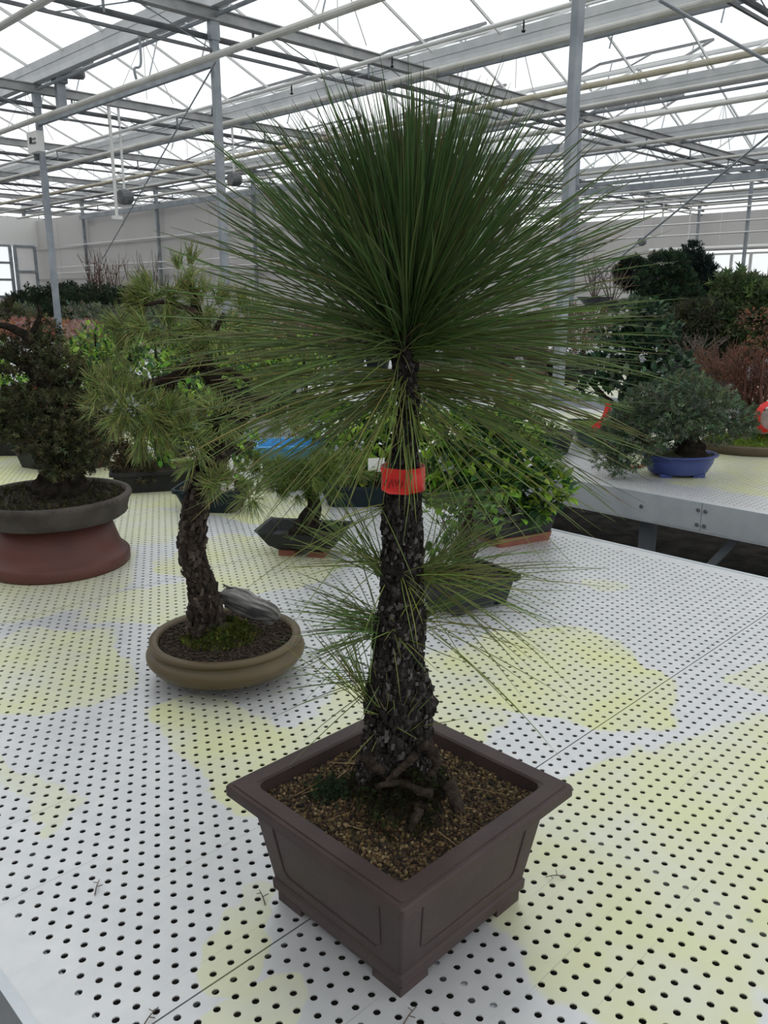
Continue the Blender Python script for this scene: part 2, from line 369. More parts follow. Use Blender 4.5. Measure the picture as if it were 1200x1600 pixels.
def translucent_sheet(m, k, col):
    nt = m.node_tree; b = nt.nodes['Principled BSDF']; t = N(nt, 'ShaderNodeBsdfTranslucent'); t.inputs[0].default_value = (*col, 1)
    mx = N(nt, 'ShaderNodeMixShader'); mx.inputs[0].default_value = k
    nt.links.new(b.outputs[0], mx.inputs[1]); nt.links.new(t.outputs[0], mx.inputs[2]); nt.links.new(mx.outputs[0], nt.nodes['Material Output'].inputs['Surface'])
translucent_sheet(M['wallsheet'], .45, (.72, .71, .70))
def glass_mat(name, tint, haze):
    m, nt, b = new_mat(name); L = nt.links.new
    t = N(nt, 'ShaderNodeBsdfTransparent'); t.inputs[0].default_value = (*tint, 1)
    d = N(nt, 'ShaderNodeBsdfTranslucent'); d.inputs[0].default_value = (.85, .87, .87, 1)
    mx = N(nt, 'ShaderNodeMixShader'); mx.inputs[0].default_value = haze; L(t.outputs[0], mx.inputs[1]); L(d.outputs[0], mx.inputs[2])
    g = N(nt, 'ShaderNodeBsdfGlossy'); g.inputs['Roughness'].default_value = .05
    mx2 = N(nt, 'ShaderNodeMixShader'); mx2.inputs[0].default_value = .04; L(mx.outputs[0], mx2.inputs[1]); L(g.outputs[0], mx2.inputs[2])
    L(mx2.outputs[0], nt.nodes['Material Output'].inputs['Surface']); return m
M['glass'] = glass_mat('roof glass', (.97, .98, .98), .06)
M['wallglass'] = glass_mat('side glass', (.82, .86, .85), .15)

# ================================================================== the setting
GX0, GDX, GY0, GDY = 5.32, 3.37, 7.80, 4.30        # gutter lines and beam lines of the glasshouse
BEAMZ, GUTZ = 4.27, 4.30
fl = MB(); fl.add([(-150, -150, 0), (150, -150, 0), (150, 150, 0), (-150, 150, 0)], [(0, 1, 2, 3)])
fl.build('floor', M['floor'], kind='structure')

# ---- benches: perforated sheets on rails and legs
PX, PY, HR = 0.0242, 0.0418, 0.0045                # hole lattice
PANL = 30 * PY                                     # one sheet is 1.254 m long
def perforated(wid, seg=8, depth=0.0018):
    """one sheet with real holes, origin at its near corner; wid along x, PANL along y"""
    b = MB(); mx = 0.036; nx = int(round((wid - 2 * mx) / PX)); x0 = (wid - nx * PX) / 2
    th = (np.arange(seg) + .5) * 2 * math.pi / seg
    cx, cy = PX / 2, PY / 4                        # half cell (each hole owns a PX by PY/2 cell, rows staggered)
    I, J = np.meshgrid(np.arange(nx), np.arange(60), indexing='ij'); I = I.ravel(); J = J.ravel()
    X = x0 + (I + .5) * PX + np.where(J % 2 == 1, PX / 2, 0.0); Y = (J + .5) * PY / 2
    keep = X < wid - x0; X = X[keep]; Y = Y[keep]
    dx, dy = np.cos(th), np.sin(th); k = np.minimum(cx / np.maximum(abs(dx), 1e-6), cy / np.maximum(abs(dy), 1e-6))
    out = np.stack([dx * k, dy * k], -1)
    # snap the outer ring onto corners so that cells tile
    cor = np.array([(cx, cy), (-cx, cy), (-cx, -cy), (cx, -cy)])
    for c in cor:
        a = math.atan2(c[1], c[0]) % (2 * math.pi); j = int(np.argmin(abs(((th - a + math.pi) % (2 * math.pi)) - math.pi))); out[j] = c
    inn = np.stack([dx * HR, dy * HR], -1)
    n = len(X); Cn = np.stack([X, Y], -1)[:, None]
    z = np.zeros((n, seg, 1))
    V = np.concatenate([np.concatenate([Cn + out, z], -1), np.concatenate([Cn + inn, z], -1), np.concatenate([Cn + inn, z - depth], -1)], 1)
    o = (np.arange(n) * 3 * seg)[:, None]; j = np.arange(seg)[None]; j2 = (j + 1) % seg
    F1 = np.stack([o + j, o + j2, o + seg + j2, o + seg + j], -1).reshape(-1, 4)
    F2 = np.stack([o + seg + j, o + seg + j2, o + 2 * seg + j2, o + 2 * seg + j], -1).reshape(-1, 4)
    b.add(V.reshape(-1, 3), np.concatenate([F1, F2]))
    # plain margins, in steps that meet the staggered cell rows
    g = 0.0011
    for jj in range(60):
        y0, y1 = jj * PY / 2, (jj + 1) * PY / 2; s = PX / 2 if jj % 2 else 0.0
        y0 = max(y0, g) if jj == 0 else y0; y1 = min(y1, PANL - g) if jj == 59 else y1
        xr = x0 + nx * PX + s if (x0 + (nx - .5) * PX + s) < wid - x0 else x0 + (nx - 1) * PX + s
        b.add([(0, y0, 0), (x0 + s, y0, 0), (x0 + s, y1, 0), (0, y1, 0), (xr, y0, 0), (wid, y0, 0), (wid, y1, 0), (xr, y1, 0)], [(0, 1, 2, 3), (4, 5, 6, 7)])
    # folded edges
    b.add([(0, g, 0), (wid, g, 0), (wid, g, -.012), (0, g, -.012), (0, PANL - g, 0), (wid, PANL - g, 0), (wid, PANL - g, -.012), (0, PANL - g, -.012)], [(0, 3, 2, 1), (4, 5, 6, 7)])
    return b
def plainpanel(wid):
    b = MB(); b.box((wid / 2, PANL / 2, -.006), (wid, PANL - .002, .012)); return b
BW = 2.01
me_perf = perforated(BW, 8).mesh('perforated_sheet', M['bench']); me_plain = plainpanel(BW).mesh('plain_sheet', M['bench'])
SEAM = 0.679
def bench(label, x0, k0, k1, kperf, wid=BW, railh=.112, near_rail=True):
    t = thing('bench', label, 'bench', (x0, SEAM + k0 * PANL, BT))
    sx = wid / BW
    for k in range(k0, k1):
        o = obj('bench_panel', me_perf if k < kperf else me_plain, t, (0, (k - k0) * PANL + .0011, 0)); o.scale = (sx, (PANL - .0022) / PANL, 1)
    Ln = (k1 - k0) * PANL
    for xs, nm in ((-.006, 0), (wid + .006, 1)):
        r = MB(); r.box((xs, Ln / 2, -railh / 2 + .002), (.012, Ln, railh)); r.box((xs + (.008 if nm == 0 else -.008), Ln / 2, -railh), (.028, Ln, .006))
        ro = r.build('side_rail', M['rail'], t)
        if nm == 0:
            for q in range(-3, 16):
                for y_abs, pts in ((1.53 + 1.23 * q, ((0, -.055),)), (1.285 + 2.46 * q, ((-.014, -.028), (.014, -.028), (-.014, -.085), (.014, -.085)))):
                    yy = y_abs - (SEAM + k0 * PANL)
                    if not .1 < yy < Ln - .1: continue
                    for by, bz in pts:
                        bm = MB(); bm.tube([(-.012, yy + by, bz), (-.0175, yy + by, bz)], [.0085, .0065], 10); bm.build('bolt', M['galv_dark'], ro)
                    if len(pts) == 4:
                        bm = MB(); bm.box((-.0122, yy, -railh / 2 + .002), (.001, .003, railh)); bm.build('joint', M['galv'], ro)
    for xs in np.arange(.367 - .325, wid, .3255):          # bearers right under the sheet
        s_ = MB(); s_.box((xs, Ln / 2, -.012), (.016, Ln, .016)); s_.build('bearer', M['rail'], t)
    for q in range(int(Ln / 2.2) + 1):
        yy = 1.209 + q * 2.2
        if yy > Ln: break
        for xs in (.16, wid - .16):
            l = MB(); l.box((xs, yy, -(BT + railh) / 2), (.04, .06, BT - railh)); l.box((xs, yy, -railh - .012), (.06, .09, .02)); l.build('leg', M['galv'], t)
            br = MB(); br.bar((xs, yy - .05, -.62), (xs, yy - .40, -railh), .03, .03); br.build('brace', M['galv'], t)
        c = MB(); c.box((wid / 2, yy, -railh - .03), (wid - .3, .04, .05)); c.build('cross_member', M['galv'], t)
    return t
bench('perforated aluminium bench carrying the tall pine in its square brown pot', .24, -2, 6, 4)
bench('perforated aluminium bench carrying the bonsai in the blue oval pot', 2.97, -2, 11, 5)
bench('long aluminium bench crowded with twiggy shrubs beyond the blue pot bench', 5.70, -1, 13, -5)
bench('far aluminium bench with deep grey rail and a timber board standing on it', 10.2, -1, 7, -5, railh=.21)

# ---- columns
def column(x, y, name='column', w=.085, d=.06, top=BEAMZ - .085):
    o = struct(name, (x, y, 0)); b = MB()
    b.add(rrect(w / 2, d / 2, .008, 0, 2), [], None); b = MB()
    b.loft([rrect(w / 2, d / 2, .008, 0.0, 2), rrect(w / 2, d / 2, .008, top, 2)]); b.build('post', M['galv'], o)
    p = MB(); p.box((0, 0, .01), (.2, .2, .02)); p.build('base_plate', M['galv'], o)
    c = MB(); c.box((0, 0, top - .09), (w + .02, d + .012, .18)); c.build('head_bracket', M['galv'], o)
    return o
cols = []
for i in range(0, 4):
    for j in range(-1, 6):
        x, y = GX0 + 2 * GDX * i, GY0 + GDY * j
        if i == 3 and j == -1: continue
        cols.append(column(x, y))
# ---- roof beams: trellis girders along x at each column row
for j in range(-1, 6):
    y = GY0 + GDY * j; o = struct('roof_truss', (0, y, 0))
    x0, x1 = (-1.4, 26)
    b = MB(); b.box(((x0 + x1) / 2, 0, BEAMZ - .03), (x1 - x0, .05, .108)); b.box(((x0 + x1) / 2, 0, BEAMZ + .022), (x1 - x0, .10, .012)); b.box(((x0 + x1) / 2, 0, BEAMZ - .082), (x1 - x0, .10, .012)); b.build('top_chord', M['beam'], o)
    b = MB(); b.tube([(x0, .08, BEAMZ - .22), (x1, .08, BEAMZ - .22)], .03, 8); b.build('drive_shaft', M['galv_dark'], o)
    b = MB(); b.bar((x0, 0, BEAMZ - .36), (x1, 0, BEAMZ - .36), .028, .028); b.build('bottom_chord', M['galv_dark'], o)
    b = MB(); xs = np.arange(x0, x1, .84)
    for q, xx in enumerate(xs[:-1]):
        a = (xx, 0, BEAMZ - .085 if q % 2 else BEAMZ - .36); c = (xs[q + 1], 0, BEAMZ - .36 if q % 2 else BEAMZ - .085); b.tube([a, c], .0065, 5)
    b.build('web', M['galv'], o)
    b = MB()
    for xx in np.arange(x0 + .5, x1, 1.685): b.bar((xx, .04, BEAMZ - .085), (xx, .04, BEAMZ - .24), .02, .02)
    b.build('hanger', M['galv'], o)
# ---- roof: gutters, ridges, glazing bars and panes
ceil_ = struct('ceiling'); RZ = GUTZ + .90; Y0r, Y1r = -5.1, 29.3
kx = list(range(-3, 7))
for k in kx:
    x = GX0 + GDX * k
    b = MB(); prof = [(-.085, .24), (-.07, .15), (-.055, .14), (-.05, .02), (.05, .02), (.055, .14), (.07, .15), (.085, .24), (.075, .24), (.045, .035), (-.045, .035), (-.075, .24)]
    b.add([(x + p[0], yy, GUTZ + p[1] - .02) for yy in (Y0r, Y1r) for p in prof], [(i, (i + 1) % 12, 12 + (i + 1) % 12, 12 + i) for i in range(12)])
    b.build('gutter', M['gutter'], ceil_)
    b = MB(); b.tube([(x + .02, Y0r, GUTZ - .06), (x + .02, Y1r, GUTZ - .06)], .022, 8); b.build('screen_tube', M['galv'], ceil_)
    if k < 6:
        b = MB(); b.box((x + GDX / 2, (Y0r + Y1r) / 2, RZ), (.05, Y1r - Y0r, .06)); b.build('ridge', M['bar'], ceil_)
bars, panes = [], []
SP = GDY / 4
ny = int((Y1r - Y0r) / SP)
for k in kx[:-1]:
    for side in (0, 1):
        for q in range(ny + 1):
            xa = GX0 + GDX * k + (0.06 if side == 0 else GDX - 0.06); xb = GX0 + GDX * (k + .5); y = Y0r + q * SP
            c = np.array([(xa + xb) / 2, y, 4.9]); d = c - CAM; z = d @ FW
            vis = z > .5 and abs(d @ RT) / z < .62 and -.2 < (d @ UP) / z < .78
            dist = np.linalg.norm(d) + (0 if vis else 100)
            bars.append((dist, xa, xb, y))
            if q < ny: panes.append((dist, xa, xb, y))
bars.sort(); panes.sort()
def slope_mesh(side, what):
    b = MB(); dx = (GDX / 2 - .06) * (1 if side > 0 else -1)
    if what == 'bar': b.bar((0, 0, GUTZ + .2), (dx, 0, RZ), .017, .034); return b.mesh('glazing_bar', M['bar'])
    nn = np.array([-.4 * np.sign(dx), 0, .9]) * .004; z0, z1 = GUTZ + .215, RZ + .012
    P = np.array([(0, .012, z0), (0, SP - .012, z0), (dx, SP - .012, z1), (dx, .012, z1)]); b.add(P, [(0, 1, 2, 3)])
    return b.mesh('pane', M['glass'])
sm = {(s, w_): slope_mesh(s, w_) for s in (1, -1) for w_ in ('bar', 'pane')}
for lst, wn, nm, mm in ((bars, 'bar', 'glazing_bar', 'bar'), (panes, 'pane', 'pane', 'glass')):
    for (dist, xa, xb, y) in lst[:290]: obj(nm, sm[(1 if xb > xa else -1, wn)], ceil_, (xa, y, 0))
    b = MB()
    for (dist, xa, xb, y) in lst[290:]:
        if wn == 'bar': b.bar((xa, y, GUTZ + .2), (xb, y, RZ), .017, .034)
        else: b.add([(xa, y + .012, GUTZ + .215), (xa, y + SP - .012, GUTZ + .215), (xb, y + SP - .012, RZ + .012), (xb, y + .012, RZ + .012)], [(0, 1, 2, 3)])
    b.build('glazing_bars' if wn == 'bar' else 'panes', M[mm], ceil_, kind='stuff')
# thin struts under the ridges at each truss, opened ridge vents
b = MB()
for k in kx[1:-1]:
    for j in range(-2, 6):
        y = GY0 + GDY * j; x = GX0 + GDX * (k + .5)
        for fx in (-.5, .5): b.tube([(x, y, RZ - .03), (x + fx * .9, y, BEAMZ + .09)], .007, 5)
        b.tube([(x, y, RZ - .03), (x, y, BEAMZ + .09)], .007, 5)
b.build('roof_braces', M['bar'], ceil_, kind='stuff')
vm = None
for k in range(-1, 5):
    for j in range(-1, 7):
        if (k + j) % 2: continue
        x = GX0 + GDX * (k + .5); y = GY0 - 1.2 + GDY * j * .5 + .4; wv_, lv = 2 * SP, 1.0
        if vm is None:
            b = MB(); A = [np.array(p) for p in ((0, 0, .02), (0, wv_, .02), (.97, wv_, .46), (.97, 0, .46))]
            for q in range(4): b.bar(A[q], A[(q + 1) % 4], .035, .04)
            b.bar((0, SP, .02), (.97, SP, .46), .02, .025); vm = b.mesh('vent_frame', M['galv_dark'])
            b = MB(); b.bar((.9, .3, .43), (.62, .3, -.42), .016, .016); vs = b.mesh('vent_strut', M['galv'])
            b = MB(); b.add([(0.02, .02, .03), (.02, wv_ - .02, .03), (.95, wv_ - .02, .465), (.95, .02, .465)], [(0, 1, 2, 3)]); vp = b.mesh('vent_pane', M['glass'])
        v = obj('roof_vent', vm, ceil_, (x, y, RZ)); obj('pane', vp, v); obj('strut', vs, v); obj('strut', vs, v, (0, wv_ - .6, 0))

# ---- walls
def sheet_wall(name, a, bnd, z0, z1, mt, step=None, mats=None):
    o = struct(name); (xa, ya), (xb, yb) = a, bnd; Ln = math.hypot(xb - xa, yb - ya); n = max(1, int(round(Ln / (step or GDY / 2))))
    nx_, ny_ = (yb - ya) / Ln, -(xb - xa) / Ln
    for i in range(n):
        p = MB(); f0, f1 = i / n, (i + 1) / n; g = .008 / Ln
        q0 = np.array([xa + (xb - xa) * (f0 + g), ya + (yb - ya) * (f0 + g)]); q1 = np.array([xa + (xb - xa) * (f1 - g), ya + (yb - ya) * (f1 - g)])
        th = np.array([nx_, ny_]) * .03
        V = [(*q, z) for z in (z0, z1) for q in (q0, q1, q1 + th, q0 + th)]
        p.add(V, [(0, 3, 2, 1), (4, 5, 6, 7), (0, 1, 5, 4), (1, 2, 6, 5), (2, 3, 7, 6), (3, 0, 4, 7)]); p.build('panel', mt, o)
    return o
WX = GX0 + 2 * GDX + .1
w1 = sheet_wall('wall_back', (WX, 11.9), (WX, 29.2), 0, 3.93, M['wallsheet'])
b = MB()
for zz in (1.1, 2.05, 3.0): b.box((WX - .035, (11.9 + 29.2) / 2, zz), (.02, 17.3, .03))
b.build('wall_rail', M['wallsheet'], w1)
FX = GX0 + 6 * GDX + .2
sheet_wall('wall_right', (FX, 13.7), (FX, 30), 0, 3.95, M['wallsheet'], 2.15)
sheet_wall('wall_upper', (FX, -4), (FX, 13.7), 2.85, 3.95, M['wallsheet'], 2.15)
# glazed end of the right wall: windows with panes and mullions, framed opening
def window(name, a, bnd, z0, z1, nv, nh, gm, fm, fw=.05):
    o = struct(name); (xa, ya), (xb, yb) = a, bnd
    for i in range(nv + 1):
        f = i / nv; b = MB(); b.box((xa + (xb - xa) * f, ya + (yb - ya) * f, (z0 + z1) / 2), (fw, fw, z1 - z0)); b.build('mullion', fm, o)
    for k in range(nh + 1):
        zz = z0 + (z1 - z0) * k / nh; b = MB(); b.bar((xa, ya, zz), (xb, yb, zz), fw * .8, fw * .8); b.build('transom', fm, o)
    for i in range(nv):
        for k in range(nh):
            f0, f1 = i / nv, (i + 1) / nv; za, zb = z0 + (z1 - z0) * k / nh, z0 + (z1 - z0) * (k + 1) / nh; b = MB()
            V = [(xa + (xb - xa) * f, ya + (yb - ya) * f, z) for f, z in ((f0, za), (f1, za), (f1, zb), (f0, zb))]; b.add(V, [(0, 1, 2, 3)]); b.build('pane', gm, o)
    return o
window('window_1', (FX, 9.9), (FX, 12.2), .3, 2.75, 4, 2, M['wallglass'], M['bar'], .07)
window('window_2', (FX, 12.32), (FX, 13.6), .3, 2.85, 3, 3, M['wallsheet'], M['galv'], .07)
window('window_3', (FX, 1.0), (FX, 9.6), .3, 2.85, 7, 3, M['wallsheet'], M['bar'], .07)
b = MB(); b.tube([(FX - .45, 9.4, 0), (FX - .45, 9.4, 2.8), (FX - .45, 9.5, 2.9), (FX - .45, 13.5, 2.9)], .07, 8)
tag(b.build('white_pipe', M['pvc']), 'thick white pipe bending round the glazed opening in the far wall', 'pipe')
WY = 28.6
wl = struct('wall_left')
for q in range(8):
    xq = -4.8 + 2.15 * (q + .5)
    if xq + 1.07 > 12.5: break
    b = MB(); b.box((xq, WY + .05, .75), (2.135, .06, 1.5)); b.build('panel', M['wallsheet'], wl); b = MB(); b.box((xq, WY + .05, 3.55), (2.135, .06, .9)); b.build('panel', M['pvc'], wl)
sheet_wall('wall_side', (-4.85, -5), (-4.85, 28.5), 0, 4.2, M['wallsheet'], 2.15)
window('window_4', (-4.7, WY), (11.2, WY), 1.5, 3.1, 16, 3, M['wallglass'], M['galv'], .09)
window('window_5', (11.35, WY), (12.0, WY), 1.5, 3.1, 1, 2, M['wallsheet'], M['galv'], .09)

# ---- pipes and tubes along the house (y direction)
def ypipe(hx, x, r, mt, label, grp, y0=-4, y1=27, dz=0.0):
    z = CAMZ + hx * x + dz; b = MB(); ys = np.linspace(y0, y1, 12); b.tube([(x, y, z) for y in ys], r, 10)
    return tag(b.build('heating_pipe', mt), label, 'pipe', grp)
HG = 'cream heating pipes under the roof'
for hx, x, r in ((.694, 3.35, .032), (.445, 5.14, .034), (.322, 7.28, .034), (.236, 9.87, .026), (.2137, 10.9, .028), (.1825, 12.75, .03), (.155, 15.1, .028), (.118, 19.5, .03), (.105, 22, .03)):
    ypipe(hx, x, r, M['pipe'], 'cream heating pipe running level beneath the greenhouse roof', HG)
ypipe(.26, 8.97, .034, M['pipe_rust'], 'yellowed rusty heating pipe running beneath the greenhouse roof', None)
ypipe(.36, 6.47, .02, M['pvc'], 'thin white sprinkler pipe with small black drop nozzles', None)
for hx, x in ((.127, 11.98), (.075, 11.98), (.06, 11.98)):
    y0, y1 = ((-3, 26) if hx > .1 else (13, 27)); ypipe(hx, x, .016, M['pvc'], 'thin white irrigation pipe hung low in front of the far wall', 'low irrigation pipes', y0, y1)
for hx, x in ((.10, 18.73), (.085, 18.73), (.072, 18.73), (.112, 18.73)):
    ypipe(hx, x, .018, M['pvc'], 'thin white irrigation pipe among the far columns', 'far irrigation pipes', -3, 18)
# drop nozzles of the sprinkler pipe
for y in (1.6, 3.2, 4.8, 6.4, 8.0, 9.6):
    b = MB(); z = CAMZ + .36 * 6.47; b.tube([(6.47, y, z - .018), (6.47, y, z - .06), (6.47, y, z - .10)], [.006, .010, .006], 6); b.tube([(6.47, y, z - .10), (6.47, y, z - .115)], [.02, .012], 8)
    tag(b.build('sprinkler_nozzle', M['black']), 'small black nozzle hanging from the thin white sprinkler pipe', 'nozzle', 'black sprinkler nozzles')
# grey rail between two columns and the big duct between far columns
b = MB(); b.bar((GX0, GY0, CAMZ + .4345 * GX0), (GX0, GY0 + GDY, CAMZ + .4345 * GX0), .05, .075); tag(b.build('tie_rail', M['galv']), 'grey steel rail tying two columns under a cream pipe', 'rail')
cx2 = GX0 + 2 * GDX
b = MB(); b.bar((cx2, GY0, CAMZ + .1405 * cx2), (cx2, -3, CAMZ + .1405 * cx2), .04, .05); b.bar((cx2, GY0, CAMZ + .132 * cx2), (cx2, -3, CAMZ + .132 * cx2), .09, .085)
tag(b.build('steel_duct', M['galv']), 'double grey steel rail fixed to a column high behind the shrubs', 'rail')
b = MB(); b.bar((cx2 - .1, GY0 + .3, CAMZ + .19 * cx2), (cx2 - .1, GY0 + 4 * GDY, CAMZ + .19 * cx2), .05, .12); tag(b.build('light_rail', M['galv']), 'flat grey steel rail running above the pale sheet wall', 'rail')
# bracing rods
def rod(a, b_, r, label, grp=None):
    m_ = MB(); m_.tube([a, b_], r, 6); tag(m_.build('bracing_rod', M['galv']), label, 'rod', grp)
rod(at(1215, 200, 9.9), at(905, 455, 13.0), .013, 'long slanting steel bracing rod above the cloud pruned trees')
rod(at(337, 97, 9.0), at(160, 405, 16.5), .009, 'slanting steel bracing rod in front of the pale sheet wall')
rod(at(1030, 0, 6.2), at(1215, 105, 6.6), .012, 'thin dark stay rod crossing high below the roof glass')
# control box on the left column
lc = np.array([GX0, GY0 + GDY, 0])
zb = 1.5 + (lc[0] * cs + lc[1] * sn) * math.tan(math.atan((800 - 225) / FPX) - PITCH)
cb = thing('control_box', 'white electrical control box with dark display on a steel column', 'control box', (lc[0] - .10, lc[1] - .06, zb))
b = MB(); b.loft([rrect(.05, .17, .02, -.13, 3), rrect(.05, .17, .02, .13, 3)]); b.build('housing', M['pvc'], cb)
b = MB(); b.box((-.053, .03, .02), (.01, .07, .08)); b.build('display', M['black'], cb)
for i in range(3):
    for k in range(2):
        b = MB(); b.tube([(-.05, -.045 - i * .038, .03 - k * .05), (-.062, -.045 - i * .038, .03 - k * .05)], .013, 8); b.build('button', M['galv_dark'], cb)
b = MB(); b.box((.045, .12, -.17), (.05, .06, .08)); b.build('cable_gland', M['galv_dark'], cb)
# gear motor beside the left column, on the girder
mp = at(92, 118, hd(lc) - .15)
gm = thing('gear_motor', 'dark gear motor mounted on the roof girder by a column', 'motor', mp)
b = MB(); b.box((0, 0, 0), (.16, .16, .2)); b.box((0, 0, .11), (.12, .12, .05)); b.build('gearbox', M['galv_dark'], gm)
b = MB(); b.tube([(.05, -.06, .03), (.24, -.2, .03), (.26, -.215, .03)], [.07, .075, .05], 14); b.build('motor_body', M['galv_dark'], gm)
b = MB(); b.box((0, 0, -.3), (.12, .08, .5)); b.build('mount', M['galv'], gm)
# things hung from the girders (their distance is that of the girder they hang from)
def at_y(u, v, Y): d = ray(u, v); return CAM + d * (Y / d[1])
for (u, v, j, lb) in ((195, 308, 1, 'dark round fan hanging below a white drop pipe'), (366, 280, 1, 'dark square unit hung under the roof near a column'), (1003, 378, 1, 'small dark fan hung in front of the far pale wall')):
    p = at_y(u, v, GY0 + j * GDY); t = thing('hanging_fan', lb, 'fan', p); b = MB(); b.tube([(-.08, -.0, 0), (.0, .0, 0), (.1, 0, 0)], [.10, .115, .09], 14); b.build('fan_drum', M['galv_dark'], t)
    b = MB(); b.tube([(0, 0, .1), (0, 0, BEAMZ - p[2])], .018, 6); b.build('drop_rod', M['pvc'], t)
for (u, v1, j) in ((183, 340, 1), (1075, 375, 1), (1033, 370, 1)):
    p = at_y(u, v1, GY0 + j * GDY); b = MB(); b.tube([(0, 0, 0), (0, 0, BEAMZ - p[2])], .025, 8); b.box((0, 0, 0), (.16, .05, .05)); tag(b.build('drop_pipe', M['pvc'], None, loc=p), 'white vertical drop pipe with a short cross end', 'pipe', 'white drop pipes')
# bent wire hook below the near girder
h0 = at_y(218, 60, GY0); h0[2] = BEAMZ - .35
b = MB(); b.tube(spline([h0, at_y(220, 100, GY0), at_y(210, 107, GY0), at_y(213, 124, GY0)], 14), .012, 6); tag(b.build('wire_hook', M['galv']), 'bent grey wire hook hanging beside a cream pipe', 'hook')

# ================================================================== the tall pine in the square pot
PC = np.array([.647, .625, BT])
pine = thing('potted_pine', 'tall needle-headed pine with rough bark in a square brown pot', 'bonsai', PC)
def sq(h, z, r=.004): return rrect(h, h, r, z, 3)
b = MB(); b.loft([sq(.1085, .009), sq(.109, .018), sq(.1145, .020), sq(.1150, .031), sq(.1125, .034), sq(.1290, .140), sq(.1305, .144), sq(.1500, .150), sq(.1525, .153), sq(.1525, .164), sq(.1510, .1665), sq(.1465, .1668), sq(.146, .1685), sq(.1275, .1685), sq(.1250, .166, .012), sq(.119, .125, .012)])
pot = b.build('pot', M['brownpot'], pine)
for sx in (-1, 1):
    for sy in (-1, 1):
        f = MB(); LP = np.array([(.109, .109), (.064, .109), (.064, .098), (.098, .098), (.098, .064), (.109, .064)]) * [sx, sy]
        if sx * sy < 0: LP = LP[::-1]
        f.loft([np.hstack([LP, np.full((6, 1), z)]) for z in (0, .012)]); f.build('foot', M['brownpot'], pot)
for k in range(4):                                  # raised line of each side panel
    a = k * math.pi / 2; ca, sa = math.cos(a), math.sin(a); f = MB()
    def sp(s, z): h = .1125 + (.1290 - .1125) * (z - .034) / (.140 - .034) + .0002; return (ca * h - sa * s, sa * h + ca * s, z)
    loop = [sp(-.085, .060), sp(-.077, .052), sp(.077, .052), sp(.085, .060), sp(.093, .127), sp(.086, .134), sp(-.086, .134), sp(-.093, .127), sp(-.085, .060)]
    f.tube(loop, .0014, 5); f.build('panel_line', M['brownpot'], pot)
# soil surface: higher round the trunk
n = 61; g = np.linspace(-.1225, .1225, n); X, Y = np.meshgrid(g, g, indexing='ij'); r = np.hypot(X - .0, Y + .0)
def soilz(x, y):
    r = np.hypot(x, y); return .150 + .034 * np.exp(-(r / .055) ** 2) + .036 * np.exp(-((x + .030) ** 2 + (y + .032) ** 2) / .034 ** 2) + .004 * (vnoise(np.stack([np.ravel(x), np.ravel(y), np.zeros(np.size(x))], -1), 60).reshape(np.shape(x)) - .5)
b = MB(); idx = np.arange(n * n).reshape(n, n)
b.add(np.stack([X, Y, soilz(X, Y)], -1).reshape(-1, 3), np.stack([idx[:-1, :-1], idx[1:, :-1], idx[1:, 1:], idx[:-1, 1:]], -1).reshape(-1, 4)); b.build('soil', M['soil'], pine, True)
# grit: uncountable pebbles
t = (1 + 5 ** .5) / 2
ICV = unit(np.array([(-1, t, 0), (1, t, 0), (-1, -t, 0), (1, -t, 0), (0, -1, t), (0, 1, t), (0, -1, -t), (0, 1, -t), (t, 0, -1), (t, 0, 1), (-t, 0, -1), (-t, 0, 1)], float))
ICF = [(0, 11, 5), (0, 5, 1), (0, 1, 7), (0, 7, 10), (0, 10, 11), (1, 5, 9), (5, 11, 4), (11, 10, 2), (10, 7, 6), (7, 1, 8), (3, 9, 4), (3, 4, 2), (3, 2, 6), (3, 6, 8), (3, 8, 9), (4, 9, 5), (2, 4, 11), (6, 2, 10), (8, 6, 7), (9, 8, 1)]
def grit(parent, xy, zf, rad, cols, name='grit'):
    m_ = MB(); n = len(xy); P = np.stack([xy[:, 0], xy[:, 1], zf(xy[:, 0], xy[:, 1])], -1)
    Mx = frames(randdir(n)) * (0.7 + .5 * RNG.random((n, 1, 3))); scatter(m_, ICV, ICF, Mx, rad * (.55 + .8 * RNG.random(n)), P + np.array([0, 0, .0008]), cols); return m_.build(name, M['grit'], parent, True, kind='stuff')
xy = RNG.uniform(-.121, .121, (7000, 2)); rr_ = np.hypot(xy[:, 0], xy[:, 1]); rf_ = np.hypot(xy[:, 0] + .028, xy[:, 1] + .03); xy = xy[((rr_ > .05) & (rf_ > .034)) | (RNG.random(len(xy)) < .12)]
pal = np.array([(.20, .135, .055), (.13, .082, .034), (.055, .032, .016), (.27, .20, .10), (.02, .013, .009), (.10, .082, .034)])
nz = vnoise(np.hstack([xy, np.zeros((len(xy), 1))]), 22); ci = np.where(RNG.random(len(xy)) < .24 + nz * .62, RNG.choice([2, 4, 2, 1], len(xy)), RNG.choice([0, 1, 3, 5, 2], len(xy)))
grit(pine, xy, soilz, .0024, pal[ci] * (.45 + .5 * RNG.random((len(xy), 1))))
